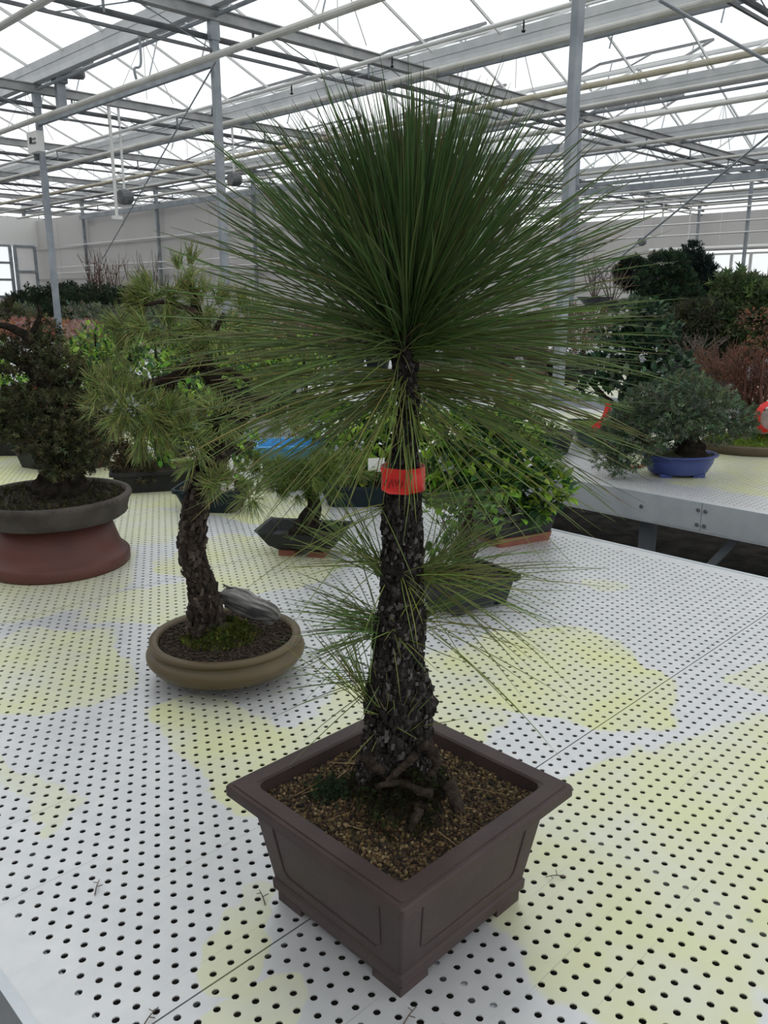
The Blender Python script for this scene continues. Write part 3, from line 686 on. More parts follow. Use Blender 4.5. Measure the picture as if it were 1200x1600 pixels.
# moss mound round the foot
xy = unit(RNG.normal(size=(2200, 2))) * (.030 + .030 * RNG.random((2200, 1)) ** 1.2); xy[:1200] = np.array([-.030, -.032]) + .020 * RNG.normal(size=(1200, 2))
m_ = MB(); P = np.stack([xy[:, 0], xy[:, 1], soilz(xy[:, 0], xy[:, 1]) + .004], -1); scatter(m_, SPV2, SPF2, frames(unit(np.hstack([xy * 8, np.ones((len(xy), 1))]) + .5 * RNG.normal(size=(len(xy), 3)))), .006 + .006 * RNG.random(len(xy)), P, mixc((.032, .042, .014), (.032, .024, .015), len(xy), .5))
xy2 = np.array([.0, .0]) + RNG.normal(size=(450, 2)) * .012 + (np.array([-.055, .06])); P = np.stack([xy2[:, 0], xy2[:, 1], soilz(xy2[:, 0], xy2[:, 1]) + .002], -1); scatter(m_, SPV2, SPF2, frames(unit(np.array([0, 0, 1.]) + .6 * RNG.normal(size=(450, 3)))), .005 + .005 * RNG.random(450), P, jit((.03, .05, .022), 450, .5))
m_.build('moss', M['frond'], pine, kind='stuff')
# trunk, in the plane facing the viewer
DP = hd(PC)
def L_(p): return np.asarray(p) - PC
tp = [(622, 1236, .056), (620, 1195, .047), (622, 1140, .0415), (624, 1085, .0415), (622, 1030, .034), (625, 985, .0335), (628, 930, .0285), (629, 860, .0265), (628, 800, .0245), (629, 745, .021), (634, 690, .0155), (639, 630, .0135), (634, 585, .0145), (631, 540, .018), (640, 500, .012), (648, 450, .008), (650, 400, .004)]
pth = np.array([L_(at(u, v, DP)) for u, v, _ in tp]); rad = np.array([q * (.92 if i < 4 else .83) for i, (_, _, q) in enumerate(tp)])
tb = trunk_mesh(pth, rad, 240, 48, .17, 110, .55); trk = tb.build('trunk', M['bark'], pine, True)
# bark plates standing off the trunk
bark_plates(trk, pth[:-3], rad[:-3], 5200, .0036, (.022, .018, .016), (.11, .102, .096), .22)
# surface roots
for pts, r0 in (([(650, 1178), (632, 1196), (612, 1214), (604, 1220)], .0050), ([(676, 1242), (655, 1236), (630, 1224), (600, 1226), (588, 1232)], .0058), ([(698, 1222), (706, 1236), (714, 1256), (718, 1270)], .0105), ([(572, 1180), (582, 1196), (600, 1206)], .008), ([(660, 1162), (678, 1178), (682, 1196), (672, 1210)], .007), ([(655, 1262), (648, 1282), (640, 1300)], .0075)):
    P = np.array([L_(at(u, v, DP - .052 - .0004 * max(0, v - 1215))) for u, v in pts]); P[:, 2] = np.maximum(P[:, 2], soilz(P[:, 0], P[:, 1]) + .001)
    trunk_mesh(P, np.linspace(r0, r0 * .6, len(P)), 24, 10, .15, 150, 1).build('root', M['root'], pine, True)
# needles
G1, G2, G3 = np.array((.058, .110, .034)), np.array((.12, .175, .054)), np.array((.20, .25, .066))
def dir_cam(r, f, u): return RT * r + FH * f + ZU * u
def crown(n, z0, z1, el0, el1, L0, L1, droop, bias, c0, c1, brown=.06, rad=.00082, away=9.0, off=0.0):
    az = RNG.random(n * 3) * 2 * math.pi; az = az[-(np.cos(az) * FH[0] + np.sin(az) * FH[1]) < away][:n]; n = len(az); el = np.radians(el0 + (el1 - el0) * RNG.random(n) ** bias)
    s = RNG.random(n); ax = np.array([np.interp(z0 + (z1 - z0) * s, pth[:, 2], pth[:, q]) for q in (0, 1)]).T
    D_ = np.stack([np.cos(el) * np.cos(az), np.cos(el) * np.sin(az), np.sin(el)], -1)
    P = np.hstack([ax, (z0 + (z1 - z0) * s)[:, None]]) + D_ * .008 + np.stack([np.cos(az), np.sin(az), 0 * az], -1) * (off * np.cos(el) * RNG.random(n))[:, None]
    C0 = jit((np.asarray(c0) + c1) / 2, n, .3); C1 = C0; tipc = np.where((RNG.random(n) < brown * 2.2)[:, None], np.array((.17, .075, .035)), np.nan)
    m_ = MB(); needles(m_, P, D_, (L0 + (L1 - L0) * RNG.random(n)) + (.055 * np.cos(el) if el0 > 30 else 0), rad, droop * (.4 + RNG.random(n)), C0, C1, tipc, 6, .05); return m_
zl = lambda v: float(L_(at(636, v, DP))[2])
crown(1050, zl(540), zl(432), 44, 88, .145, .186, .005, .85, G1, G1 * 1.3, .07, off=.035).build('crown_needles', M['needle'], pine, kind='stuff')
crown(480, zl(550), zl(460), 10, 50, .18, .255, .04, 1.0, G1 * 1.15, G2, .09, off=.03).build('crown_needles', M['needle'], pine, kind='stuff')
crown(235, zl(560), zl(512), -8, 16, .20, .285, .09, 1.0, G2 * .9, G2, .08, away=.9).build('whorl_needles', M['needle'], pine, kind='stuff')
crown(210, zl(606), zl(578), -24, 8, .17, .265, .20, .9, G2, G3 * .85, .08, away=.6).build('whorl_needles', M['needle'], pine, kind='stuff')
# side tufts: pixel on trunk, camera-frame direction, count, length, spread, droop
tufts = [((628, 590), (-.15, -.8, -.6), 16, .13, .35, .15, G3), ((640, 612), (.2, -.8, -.7), 16, .14, .35, .15, G3), ((632, 545), (-.1, -1, .1), 14, .11, .6, .25, G3), ((600, 900), (-.65, -.15, .8), 46, .12, .22, .0, G2), ((598, 880), (-.9, -.3, .35), 26, .13, .35, .1, G3), ((597, 985), (-.95, -.1, .28), 80, .115, .38, .1, G2), ((590, 960), (-.7, -.4, .5), 36, .11, .4, .05, G2),
         ((576, 1092), (-.45, -.2, .9), 42, .125, .2, .0, G3), ((600, 1120), (-.2, -.9, .5), 18, .09, .4, .0, G3), ((618, 1146), (.1, -.6, 1.0), 16, .10, .25, .0, G3), ((600, 1060), (-.8, -.2, -.05), 18, .14, .3, .12, G2),
         ((660, 905), (.7, -.1, .75), 60, .12, .28, .0, G2), ((662, 890), (.95, -.3, .2), 40, .16, .35, .2, G3), ((664, 960), (.9, .0, .45), 40, .13, .35, .05, G2), ((662, 900), (.9, -.4, -.25), 22, .21, .3, .12, G3),
         ((660, 780), (.9, .1, .3), 20, .13, .4, .1, G2), ((628, 680), (-.1, -.7, -.9), 8, .09, .3, .1, G3), ((640, 640), (.35, -.5, -.8), 9, .13, .35, .1, G3), ((610, 640), (-.6, -.4, -.6), 16, .16, .35, .1, G3), ((655, 640), (.75, -.3, -.55), 20, .22, .3, .08, G3),
         ((615, 985), (.1, -.9, .3), 22, .09, .5, .1, G3), ((622, 900), (.2, -1, -.2), 14, .12, .5, .2, G3), ((600, 790), (-.8, -.4, -.35), 10, .16, .35, .12, G3), ((605, 620), (-.9, -.2, -.42), 34, .22, .22, .08, G2), ((660, 620), (.95, -.1, -.3), 34, .24, .2, .05, G2), ((664, 975), (.8, -.4, -.3), 10, .2, .2, .2, G3)]
for (u, v), d, n, Ln, sp_, dr, c in tufts:
    p = L_(at(u, v, DP + .01 * d[1])); d = dir_cam(*d); n = int(n * .75)
    m_ = MB(); needles(m_, p + .004 * RNG.normal(size=(n, 3)), unit(d) + sp_ * RNG.normal(size=(n, 3)), Ln * (.6 + .5 * RNG.random(n)), .00066, dr * (.3 + RNG.random(n)), (cc_ := jit(c, n, .3)), cc_, None, 4, .06)
    m_.build('needle_tuft', M['needle'], pine, kind='stuff')
# dry fallen needles on the soil
m_ = MB(); n = 26; xy = RNG.uniform(-.1, .1, (n, 2)); xy = xy[np.hypot(xy[:, 0], xy[:, 1]) > .05]; n = len(xy); needles(m_, np.stack([xy[:, 0], xy[:, 1], soilz(xy[:, 0], xy[:, 1]) + .005], -1), np.hstack([RNG.normal(size=(n, 2)), .05 * RNG.normal(size=(n, 1))]), .03 + .03 * RNG.random(n), .0006, 0, (.3, .2, .09), (.26, .17, .08))
m_.build('fallen_needles', M['needle'], pine, kind='stuff')
# red tape label round the trunk, with its pen strokes
def zt(v): return float(at(629, v, DP)[2])
tc_ = at(630, 746, DP); R_ = .0245; za, zb_ = zt(764) - tc_[2], zt(727) - tc_[2]
tl = thing('trunk_label', 'red plastic tape label wrapped round the trunk of the tall pine', 'label', tc_)
b = MB(); th = np.linspace(-math.pi * 1.0, math.pi * 1.0, 40); base_a = math.atan2(-FH[1], -FH[0])
rr = R_ * np.ones(40); o_ = np.stack([np.cos(base_a + th) * rr, np.sin(base_a + th) * rr], -1); i_ = o_ * .96
V = np.concatenate([np.hstack([q, np.full((40, 1), z)]) for q, z in ((o_, za), (o_, zb_), (i_, za), (i_, zb_))]); j = np.arange(39)
b.add(V, [np.stack([j, j + 1, 40 + j + 1, 40 + j], -1), np.stack([80 + j, 120 + j, 120 + j + 1, 80 + j + 1], -1), np.stack([40 + j, 40 + j + 1, 120 + j + 1, 120 + j], -1), np.stack([j, 80 + j, 80 + j + 1, j + 1], -1)]); b.build('band', M['red'], tl, True)
fo = -FH * (R_ + .002)
def fp(s, z, k=0): return fo + RT * s + FH * (abs(s) * .25 if s > -.01 else abs(s) * .15) + ZU * z - FH * k
b = MB(); F_ = [fp(-.0255, zb_ + .002), fp(-.018, zb_ + .0015), fp(.003, zb_ - .0005), fp(.0055, za - .001), fp(-.0165, za), fp(-.0245, za + .005), fp(-.022, (za + zb_) / 2)]
F2 = [p + FH * .0012 for p in F_]; b.add(F_ + F2, [tuple(range(7)), tuple(range(13, 6, -1))] + [(i, 7 + i, 7 + (i + 1) % 7, (i + 1) % 7) for i in range(7)]); b.build('flap', M['red'], tl)
b = MB(); h = zb_ - za
for st in ([(-.021, .35), (-.018, .6)], [(-.017, .25), (-.0125, .62), (-.0115, .3)], [(-.0095, .62), (-.0075, .35), (-.0045, .6)], [(-.003, .25), (-.0005, .55)]):
    b.tube([fp(x, za + h * q, .0006) for x, q in st], .0005, 5)
b.tube([fp(.0015, za + h * .25, .0002), fp(.0015, za + h * .25, .0012)], .0007, 6); b.build('pen_strokes', M['ink'], tl)

# ================================================================== generic pot and foliage builders
def rect_pot(parent, hx, hy, h, m, soilm='soil', lip=.012, taper=.8, rnd=.012, feet=True, rz=0.0, soil_drop=.012):
    b = MB(); tx, ty = hx * taper, hy * taper
    b.loft([rrect(tx, ty, rnd, .012 if feet else 0, 3), rrect(hx - lip, hy - lip, rnd, h * .82, 3), rrect(hx, hy, rnd, h * .84, 3), rrect(hx, hy, rnd, h, 3), rrect(hx - lip * .9, hy - lip * .9, rnd, h, 3), rrect(hx - lip * 1.3, hy - lip * 1.3, rnd, h - soil_drop - .008, 3)])
    p = b.build('pot', M[m], parent); p.rotation_euler = (0, 0, rz)
    if feet:
        for sx in (-1, 1):
            for sy in (-1, 1):
                f = MB(); f.box((sx * tx * .75, sy * ty * .75, .007), (tx * .35, ty * .35, .014)); f.build('foot', M[m], p)
    s = MB(); n = 12; gx = np.linspace(-1, 1, n); X, Y = np.meshgrid(gx * (hx - lip * 1.2), gx * (hy - lip * 1.2), indexing='ij'); Z = h - soil_drop + .012 * np.exp(-((X / hx) ** 2 + (Y / hy) ** 2) * 2.5) + .004 * RNG.normal(size=X.shape); idx = np.arange(n * n).reshape(n, n)
    s.add(np.stack([X, Y, Z], -1).reshape(-1, 3), np.stack([idx[:-1, :-1], idx[1:, :-1], idx[1:, 1:], idx[:-1, 1:]], -1).reshape(-1, 4)); so = s.build('soil', M[soilm], parent, True); so.rotation_euler = (0, 0, rz)
    return p
def round_pot(parent, prof, m, soil_r, soil_z, soilm='soil', sx=1.0, sy=1.0, rz=0.0, bulge=.015):
    b = MB(); b.lathe(prof, 56, (0, 0, 0), sx, sy); p = b.build('pot', M[m], parent, True); p.rotation_euler = (0, 0, rz)
    s = MB(); rr = np.linspace(0.001, soil_r, 10); s.lathe([(r, soil_z + bulge * math.exp(-(r / soil_r * 2) ** 2) ) for r in rr[::-1]], 36, (0, 0, 0), sx, sy)
    so = s.build('soil', M[soilm], parent, True); so.rotation_euler = (0, 0, rz); return p
def branch(parent, pts, r0, r1, m='bark2', name='branch', k=24, n=9, amp=.12):
    P = np.asarray(pts, float); return trunk_mesh(P, np.linspace(r0, r1, len(P)), k, n, amp, 120, .8).build(name, M[m], parent, True)
def leafy(parent, pads, n, size, cd, cl, plight, name='foliage', nobj=0, lo=.55, stretch=1.0, centre=None, up=.35):
    """broad leaves in ellipsoid clumps; the nobj best seen ones are single leaves"""
    vol = np.array([np.prod(r) ** (2 / 3) for _, r in pads]); cnt = np.maximum(8, (n * vol / vol.sum())).astype(int)
    P, D, Ct = [], [], []
    for (c, r), k in zip(pads, cnt):
        p, d = pad_points(c, r, k, lo); P.append(p); D.append(d)
    P = np.concatenate(P); D0 = np.concatenate(D); n = len(P)
    D = unit(D0 * .7 + np.array([0, 0, up]) + .55 * RNG.normal(size=(n, 3)))
    light = RNG.random(n) < plight
    C = np.where(light[:, None], jit(cl, n, .3), jit(cd, n, .4)).clip(.004, .8); S = size * (.6 + .6 * RNG.random(n)); Mx = frames(D, np.array([0, 0, 1.0]) + .0)
    if nobj:
        face = -(D0 @ FH) + .4 * D0[:, 2] + .25 * RNG.normal(size=n); best = np.argsort(-face)[:nobj]
        meshes = []
        for cc in (cl, np.array(cl) * .75, cd, np.array(cd) * 1.5):
            q = MB(); q.add(np.array(LEAFV) * [1 / stretch, 1, 1], LEAFF, np.asarray(cc, float)); meshes.append(q.mesh('leaf', M['leaf']))
        for i in best:
            o = obj('leaf', meshes[(RNG.integers(0, 2)) if light[i] else 2 + RNG.integers(0, 2)], parent)
            o.matrix_local = Matrix.Translation(P[i].tolist()) @ Matrix(Mx[i].tolist()).to_4x4() @ Matrix.Scale(float(S[i]), 4)
        keep = np.ones(n, bool); keep[best] = False; P, D, C, S, Mx = P[keep], D[keep], C[keep], S[keep], Mx[keep]
    m_ = MB(); scatter(m_, np.array(LEAFV) * [1 / stretch, 1, 1], LEAFF, Mx, S, P, C); return m_.build(name, M['leaf'], parent, kind='stuff')
def sprigs(parent, pads, n, size, ca, cb, pb, name='foliage', lo=.5, up=.25, tv=(SPV, SPF), single=False):
    vol = np.array([np.prod(r) ** (2 / 3) for _, r in pads]); cnt = np.maximum(12, (n * vol / vol.sum())).astype(int); outm = MB()
    for (c, r), k in zip(pads, cnt):
        p, d = pad_points(c, r, k, lo); D = unit(d * .8 + np.array([0, 0, up]) + .5 * RNG.normal(size=(k, 3)))
        m_ = outm if single else MB(); scatter(m_, tv[0], tv[1], frames(D), size * (.6 + .7 * RNG.random(k)), p, mixc(ca, cb, k, pb))
        if not single: m_.build(name, M['frond'], parent, kind='stuff')
    if single: outm.build(name, M['frond'], parent, kind='stuff')
def pine_pads(parent, pads, per, Ln, ca, cb, name='needle_pad', r=.0009):
    for (c, rad, upb) in pads:
        k = max(4, int(per * (np.prod(rad) ** (2 / 3)) / (.04 ** 2))); p, d = pad_points(c, rad, k, .35); nn = 34
        ax = unit(d * .8 + np.array([0, 0, upb]) + .2 * RNG.normal(size=(k, 3))); P = np.repeat(p, nn, 0); A = np.repeat(ax, nn, 0)
        m_ = MB(); needles(m_, P + .004 * RNG.normal(size=P.shape), A + .42 * RNG.normal(size=P.shape), Ln * (.6 + .5 * RNG.random(len(P))), r, .06, (cc_ := mixc(np.array(ca) * 1.1, np.array(cb) * 1.1, len(P), .45)), cc_, None, 2); m_.build(name, M['needle'], parent, kind='stuff')
def twigs(parent, base, n, h, spread, r, m, name='twigs', sub=4, sl=.3):
    b = MB()
    for i in range(n):
        a = RNG.random() * 6.283; q = spread * RNG.random() ** .6; tip = np.array([math.cos(a) * q, math.sin(a) * q, h * (.65 + .35 * RNG.random())]); s0 = np.array([math.cos(a), math.sin(a), 0]) * q * .12
        P = spline([base + s0, base + s0 + tip * [.3, .3, .45] + .06 * h * RNG.normal(size=3), base + tip], 7); b.tube(P, np.linspace(r, r * .3, 7), 5)
        for k in range(sub):
            j = RNG.integers(2, 6); d = unit(tip + h * .7 * RNG.normal(size=3)); d[2] = abs(d[2]); b.tube([P[j], P[j] + d * h * sl * .55, P[j] + d * h * sl + [0, 0, h * .05]], [r * .5, r * .35, r * .15], 4)
    return b.build(name, M[m], parent, kind='stuff')
def rel(o_loc): 
    o_loc = np.asarray(o_loc, float); return lambda u, v, dd=0.0, D=hd(o_loc): at(u, v, D + dd) - o_loc

# ================================================================== curved pine in the round olive pot
Q = np.array([.878, 1.345, BT]); A = rel(Q)
t = thing('potted_pine', 'curved pine bonsai with mossy foot in a shallow round olive brown pot', 'bonsai', Q)
pr = [(.085, 0), (.092, .0), (.098, .008), (.118, .014), (.148, .028), (.160, .044), (.1605, .052), (.154, .061), (.1475, .065), (.1475, .069), (.153, .073), (.153, .079), (.148, .082), (.139, .082), (.135, .078), (.132, .062)]
round_pot(t, pr, 'olive', .1345, .074, 'soil', 1, 1, 0, .016)
b = MB(); n = 900; a = RNG.random(n) * 6.283; q_ = .028 + .05 * RNG.random(n); P = np.stack([np.cos(a) * q_ - .01, np.sin(a) * q_, .074 + .030 * np.exp(-((q_ - .02) / .03) ** 2)], -1); scatter(b, SPV2, SPF2, frames(unit(np.array([0, 0, 1.]) + .5 * RNG.normal(size=(n, 3)))), .007 + .008 * RNG.random(n), P, mixc((.05, .065, .012), (.10, .115, .02), n, .4)); b.build('moss', M['frond'], t, kind='stuff')
m_ = MB(); a = np.linspace(.004, .075, 8)[::-1]; m_.lathe([(r_, -.0 + .074 + .036 * math.exp(-(r_ / .045) ** 2)) for r_ in a], 26, (-.012, .002, 0)); m_.build('moss_mound', M['mossmat'], t, True)
tp = [(322, 985, .036), (321, 950, .030), (316, 915, .0245), (303, 880, .0225), (299, 845, .0245), (303, 810, .0225), (310, 780, .023), (322, 740, .0225), (338, 700, .026), (352, 668, .028), (372, 645, .022), (362, 622, .018), (343, 603, .016), (328, 585, .015), (318, 560, .013), (312, 520, .011), (306, 480, .009), (296, 440, .006)]
trunk_mesh([A(u, v) for u, v, _ in tp], [r for *_, r in tp], 130, 22, .13, 85, .6).build('trunk', M['bark2'], t, True)
bark_plates([o for o in t.children if o.name.startswith('trunk')][0], [A(u, v) for u, v, _ in tp[:12]], [r for *_, r in tp[:12]], 1500, .0075, (.028, .020, .015), (.075, .058, .046), .35)
n = 2200; a = RNG.random(n) * 6.283; q_ = .132 * RNG.random(n) ** .5; xyq = np.stack([np.cos(a) * q_, np.sin(a) * q_], -1); grit(t, xyq, lambda x, y: .0745 + .016 * np.exp(-(np.hypot(x, y) / .1345 * 2) ** 2), .0026, np.array((.035, .024, .016)) * (.3 + 1.3 * RNG.random((n, 1))))
for pts, r0, r1 in (([(318, 566), (296, 572), (270, 590), (245, 596), (222, 602)], .012, .007), ([(275, 588), (264, 610), (256, 628), (238, 642)], .008, .004), ([(240, 596), (232, 612), (225, 632)], .006, .003), ([(335, 592), (352, 578), (372, 585), (392, 600)], .007, .004), ([(318, 556), (330, 530), (342, 505), (350, 490)], .007, .004), ([(312, 525), (290, 530), (262, 528), (240, 520)], .006, .003), ([(308, 490), (280, 478), (252, 472), (225, 478)], .006, .003), ([(355, 640), (390, 625), (420, 622)], .010, .005), ([(345, 690), (335, 712), (322, 735)], .004, .003), ([(345, 735), (362, 748), (385, 760)], .004, .003)):
    branch(t, [A(u, v, -.02) for u, v in pts], r0, r1)
# copper wire turns on the branches
for pts, r0 in (([(318, 568), (296, 574), (270, 592), (245, 598)], .0125), ([(335, 596), (328, 585), (318, 562)], .0165)):
    c = spline([A(u, v, -.02) for u, v in pts], 60); tt = np.linspace(0, 9 * 6.283, 60); T = unit(np.gradient(c, axis=0)); s1 = unit(np.cross(T, FH)); s2 = np.cross(T, s1); b = MB(); b.tube(c + r0 * (s1 * np.cos(tt)[:, None] + s2 * np.sin(tt)[:, None]), .0014, 5); b.build('wire', M['darkbark'], t)
mm = 1.62 / FPX
def px_pads(A, lst, k): return [(A(u, v, dd), np.array([ru * k, ru * k * .9, rv * k]), ub) for u, v, ru, rv, dd, ub in lst]
pl = [(293, 425, 14, 24, 0, 1.0), (250, 462, 36, 16, 0, .5), (218, 470, 22, 12, .02, .5), (330, 470, 30, 16, 0, .6), (385, 490, 34, 18, .04, .4), (250, 512, 42, 15, -.03, .5), (208, 512, 24, 12, 0, .4), (345, 512, 40, 18, -.02, .4), (400, 530, 26, 16, .03, .3), (312, 542, 30, 12, -.03, .5), (185, 545, 16, 8, 0, .5),
      (172, 608, 30, 18, -.02, .4), (205, 640, 42, 26, -.04, .2), (165, 640, 26, 16, 0, .1), (245, 655, 36, 20, -.05, .2), (290, 665, 34, 18, -.05, .3), (345, 650, 30, 18, -.06, .4), (235, 685, 32, 12, -.02, .0), (310, 690, 20, 12, -.05, .2),
      (310, 718, 20, 12, -.05, .4), (350, 760, 22, 14, -.05, .3), (330, 750, 12, 8, -.06, .4), (388, 775, 20, 12, -.03, .1), (432, 610, 26, 16, .05, .4), (440, 660, 26, 16, .06, .3)]
pine_pads(t, px_pads(A, pl, mm), 17, .045, (.15, .195, .06), (.26, .305, .095))
# driftwood leaning on the rim
dp = at(385, 945, hd(Q) + .02)
dw = thing('driftwood', 'silver grey driftwood lying across the rim of the olive pot', 'driftwood', dp)
P = [at(352, 930, hd(Q) + .05) - dp, at(372, 938, hd(Q) + .03) - dp, at(400, 950, hd(Q)) - dp, at(424, 958, hd(Q) - .01) - dp, at(436, 966, hd(Q) - .01) - dp]
bm = trunk_mesh(P, [.017, .025, .024, .018, .007], 60, 40, .10, 45, .6); an = np.tile(np.arange(40), 60); al = np.repeat(np.arange(60), 40)
gv = .6 * vnoise(np.stack([np.cos(an / 40 * 6.283) * 5, np.sin(an / 40 * 6.283) * 5, al * .06], -1), 1.0) + .4 * vnoise(np.stack([np.cos(an / 40 * 6.283) * 11, np.sin(an / 40 * 6.283) * 11, al * .12], -1), 1.0)
bm.C = [np.clip((gv - .3) * 1.7, 0, 1)[:, None] * np.array([[.36, .35, .335]]) + .035]; bm.hascol = True; bm.build('log', M['grit'], dw, True)
for k in range(7):
    a = k * .9; o_ = np.array([math.cos(a), 0, math.sin(a)]) * .02; b = MB(); b.tube(spline([p + (RT * math.cos(a) * .3 + ZU * math.sin(a) - FH * .5 * abs(math.cos(a))) * .024 for p in P[:4]], 14), .0022, 5); b.build('grain_ridge', M['driftwood'], dw)

# ================================================================== yew on the upturned red pot
Y0 = np.array([.94, 2.29, BT])
t = thing('clay_pot', 'upturned red brown clay pot serving as a plant stand', 'pot', Y0)
b = MB(); b.lathe([(.150, 0), (.196, 0), (.2, .006), (.2, .030), (.194, .036), (.184, .042), (.174, .062), (.150, .1405), (.144, .142)], 64); b.build('body', M['redpot'], t, True)
b = MB(); b.lathe([(.144, .1405), (.1, .142), (.001, .142)], 40); b.build('base', M['redpot'], t)
Yq = Y0 + [0, 0, .142]; A = rel(Yq)
t = thing('potted_yew', 'dark spreading yew bonsai in a studded grey drum pot', 'bonsai', Yq)
round_pot(t, [(.16, 0), (.192, 0), (.200, .006), (.212, .048), (.216, .052), (.2175, .058), (.216, .066), (.208, .068), (.201, .066), (.199, .050)], 'drum', .2, .055, 'soil', bulge=.03)
st = MB(); st.lathe([(.0001, .003), (.0022, .002), (.003, 0)][::-1], 7); sm_ = st.mesh('stud', M['drum'])
for k in range(64):
    a = k / 64 * 6.2832
    for rr_, zz in ((.2165, .060), (.2015, .010)):
        o = obj('stud', sm_, t); o.matrix_local = Matrix.Translation((math.cos(a) * rr_, math.sin(a) * rr_, zz)) @ Matrix.Rotation(a, 4, 'Z') @ Matrix.Rotation(math.pi / 2, 4, 'Y')
trunk_mesh([A(95, 770), A(98, 745), A(100, 715), A(96, 660), A(85, 600), A(70, 545)], [.088, .062, .046, .045, .03, .02], 60, 24, .2, 40, .6).build('trunk', M['darkbark'], t, True)
for pts, r0, r1 in (([(85, 620), (55, 585), (20, 560), (-20, 548)], .02, .008), ([(60, 590), (40, 610), (15, 640), (0, 670)], .012, .008), ([(90, 640), (120, 600), (128, 580), (118, 566)], .012, .005), ([(75, 560), (40, 525), (10, 510), (-20, 508)], .016, .006), ([(45, 530), (62, 495), (60, 478)], .008, .004), ([(-20, 500), (5, 490), (20, 478)], .012, .006)):
    branch(t, [A(u, v, -.02) for u, v in pts], r0, r1, 'darkbark')
k = 2.5 / FPX
yp = [(60, 545, 26, 14, 0), (78, 525, 14, 20, .04), (20, 565, 34, 12, 0), (92, 570, 30, 16, -.05), (125, 598, 24, 18, 0), (45, 630, 42, 20, -.05), (95, 645, 44, 30, -.08), (140, 650, 24, 26, 0), (20, 662, 38, 22, -.05), (70, 680, 44, 22, -.1), (120, 690, 34, 22, -.06), (150, 690, 22, 16, .05), (98, 722, 32, 16, -.08), (130, 722, 18, 12, 0), (8, 488, 14, 8, -.1), (55, 505, 9, 12, 0), (-5, 540, 20, 10, 0)]
sprigs(t, [(A(u, v, dd), np.array([ru * k, ru * k, rv * k])) for u, v, ru, rv, dd in yp], 4300, .024, (.042, .045, .022), (.105, .11, .052), .4)
b = MB(); n = 1500; a = RNG.random(n) * 6.283; q_ = .195 * RNG.random(n) ** .5; P = np.stack([np.cos(a) * q_, np.sin(a) * q_, .057 + .03 * np.exp(-(q_ / .2 * 2) ** 2)], -1); scatter(b, SPV2, SPF2, frames(unit(np.array([0, 0, 1.]) + .8 * RNG.normal(size=(n, 3)))), .006 + .008 * RNG.random(n), P, mixc((.030, .026, .014), (.05, .06, .018), n, .35)); b.build('ground_moss', M['frond'], t, kind='stuff')

# ================================================================== smaller pots on the near bench
def yaw_to(rot=0.0): return YAW - math.pi / 2 + rot            # long side across the view
PRV_D, PRV_L = (.042, .10, .034), (.26, .43, .055)
# dark green tub behind the curved pine
Q = onz(330, 800); Q = Q + FH * .06; A = rel(Q); t = thing('potted_sapling', 'leafy sapling with white stake labels in a dark green plastic tub', 'sapling', Q)
rect_pot(t, .132, .10, .085, 'greenpot', rz=yaw_to(-.1), taper=.72, rnd=.03, lip=.010, feet=False)
branch(t, [A(345, 785), A(350, 750), A(352, 715), A(362, 680)], .014, .006, 'darkbark', 'trunk')
leafy(t, [(A(365, 735), (.05, .05, .05)), (A(385, 690), (.06, .06, .05)), (A(372, 765), (.04, .04, .03))], 130, .035, PRV_D, PRV_L, .6, nobj=50)
for u, v in ((350, 730), (361, 715)):
    q = A(u, v + 40, -.06); s = thing('plant_label', 'white stake label standing in the dark green tub', 'label', Q + q, yaw_to(.2), 'white labels in the green tub'); b = MB(); b.box((0, 0, .03), (.02, .002, .11)); b.build('stake', M['white'], s)
# boat shaped black pot
Q = onz(475, 872); Q = Q + FH * .06; A = rel(Q); t = thing('potted_bonsai', 'stump bonsai in a flared boat shaped black pot on clay feet', 'bonsai', Q)
b = MB(); RG = []
for hx, hy, z, lift in ((.075, .05, .018, 0), (.10, .07, .035, .002), (.128, .085, .066, .018), (.134, .09, .072, .020), (.126, .083, .070, .018), (.105, .065, .048, .004)):
    r_ = rrect(hx, hy, .012, z, 3); r_[:, 2] += lift * (abs(r_[:, 0]) / hx) ** 3 - lift * .4; RG.append(r_)
b.loft(RG); p_ = b.build('pot', M['black2'], t); p_.rotation_euler = (0, 0, yaw_to(-.18))
s = MB(); s.lathe([(.085, .050), (.05, .058), (.001, .062)], 24, sy=.7); so = s.build('soil', M['soil'], t, True); so.rotation_euler = (0, 0, yaw_to(-.18))
for sx in (-1, 1):
    f = MB(); f.box((sx * .045, -.02, .0115), (.05, .06, .022)); fo_ = f.build('clay_foot', M['terra'], t); fo_.rotation_euler = (0, 0, yaw_to(-.18))
trunk_mesh([A(470, 848), A(478, 825), A(488, 800), A(490, 780), A(478, 750), A(470, 720)], [.05, .036, .027, .02, .016, .01], 40, 16, .18, 60, .7).build('trunk', M['darkbark'], t, True)
k = 2.1 / FPX
pine_pads(t, [(A(u, v, dd), np.array([ru * k, ru * k, rv * k]), .4) for u, v, ru, rv, dd in ((450, 740, 40, 20, -.05), (500, 735, 44, 22, -.05), (545, 735, 34, 22, .05), (470, 770, 26, 12, 0), (430, 760, 18, 12, 0), (400, 730, 24, 18, .1), (520, 760, 20, 12, 0))], 20, .045, (.085, .13, .03), (.19, .25, .055))
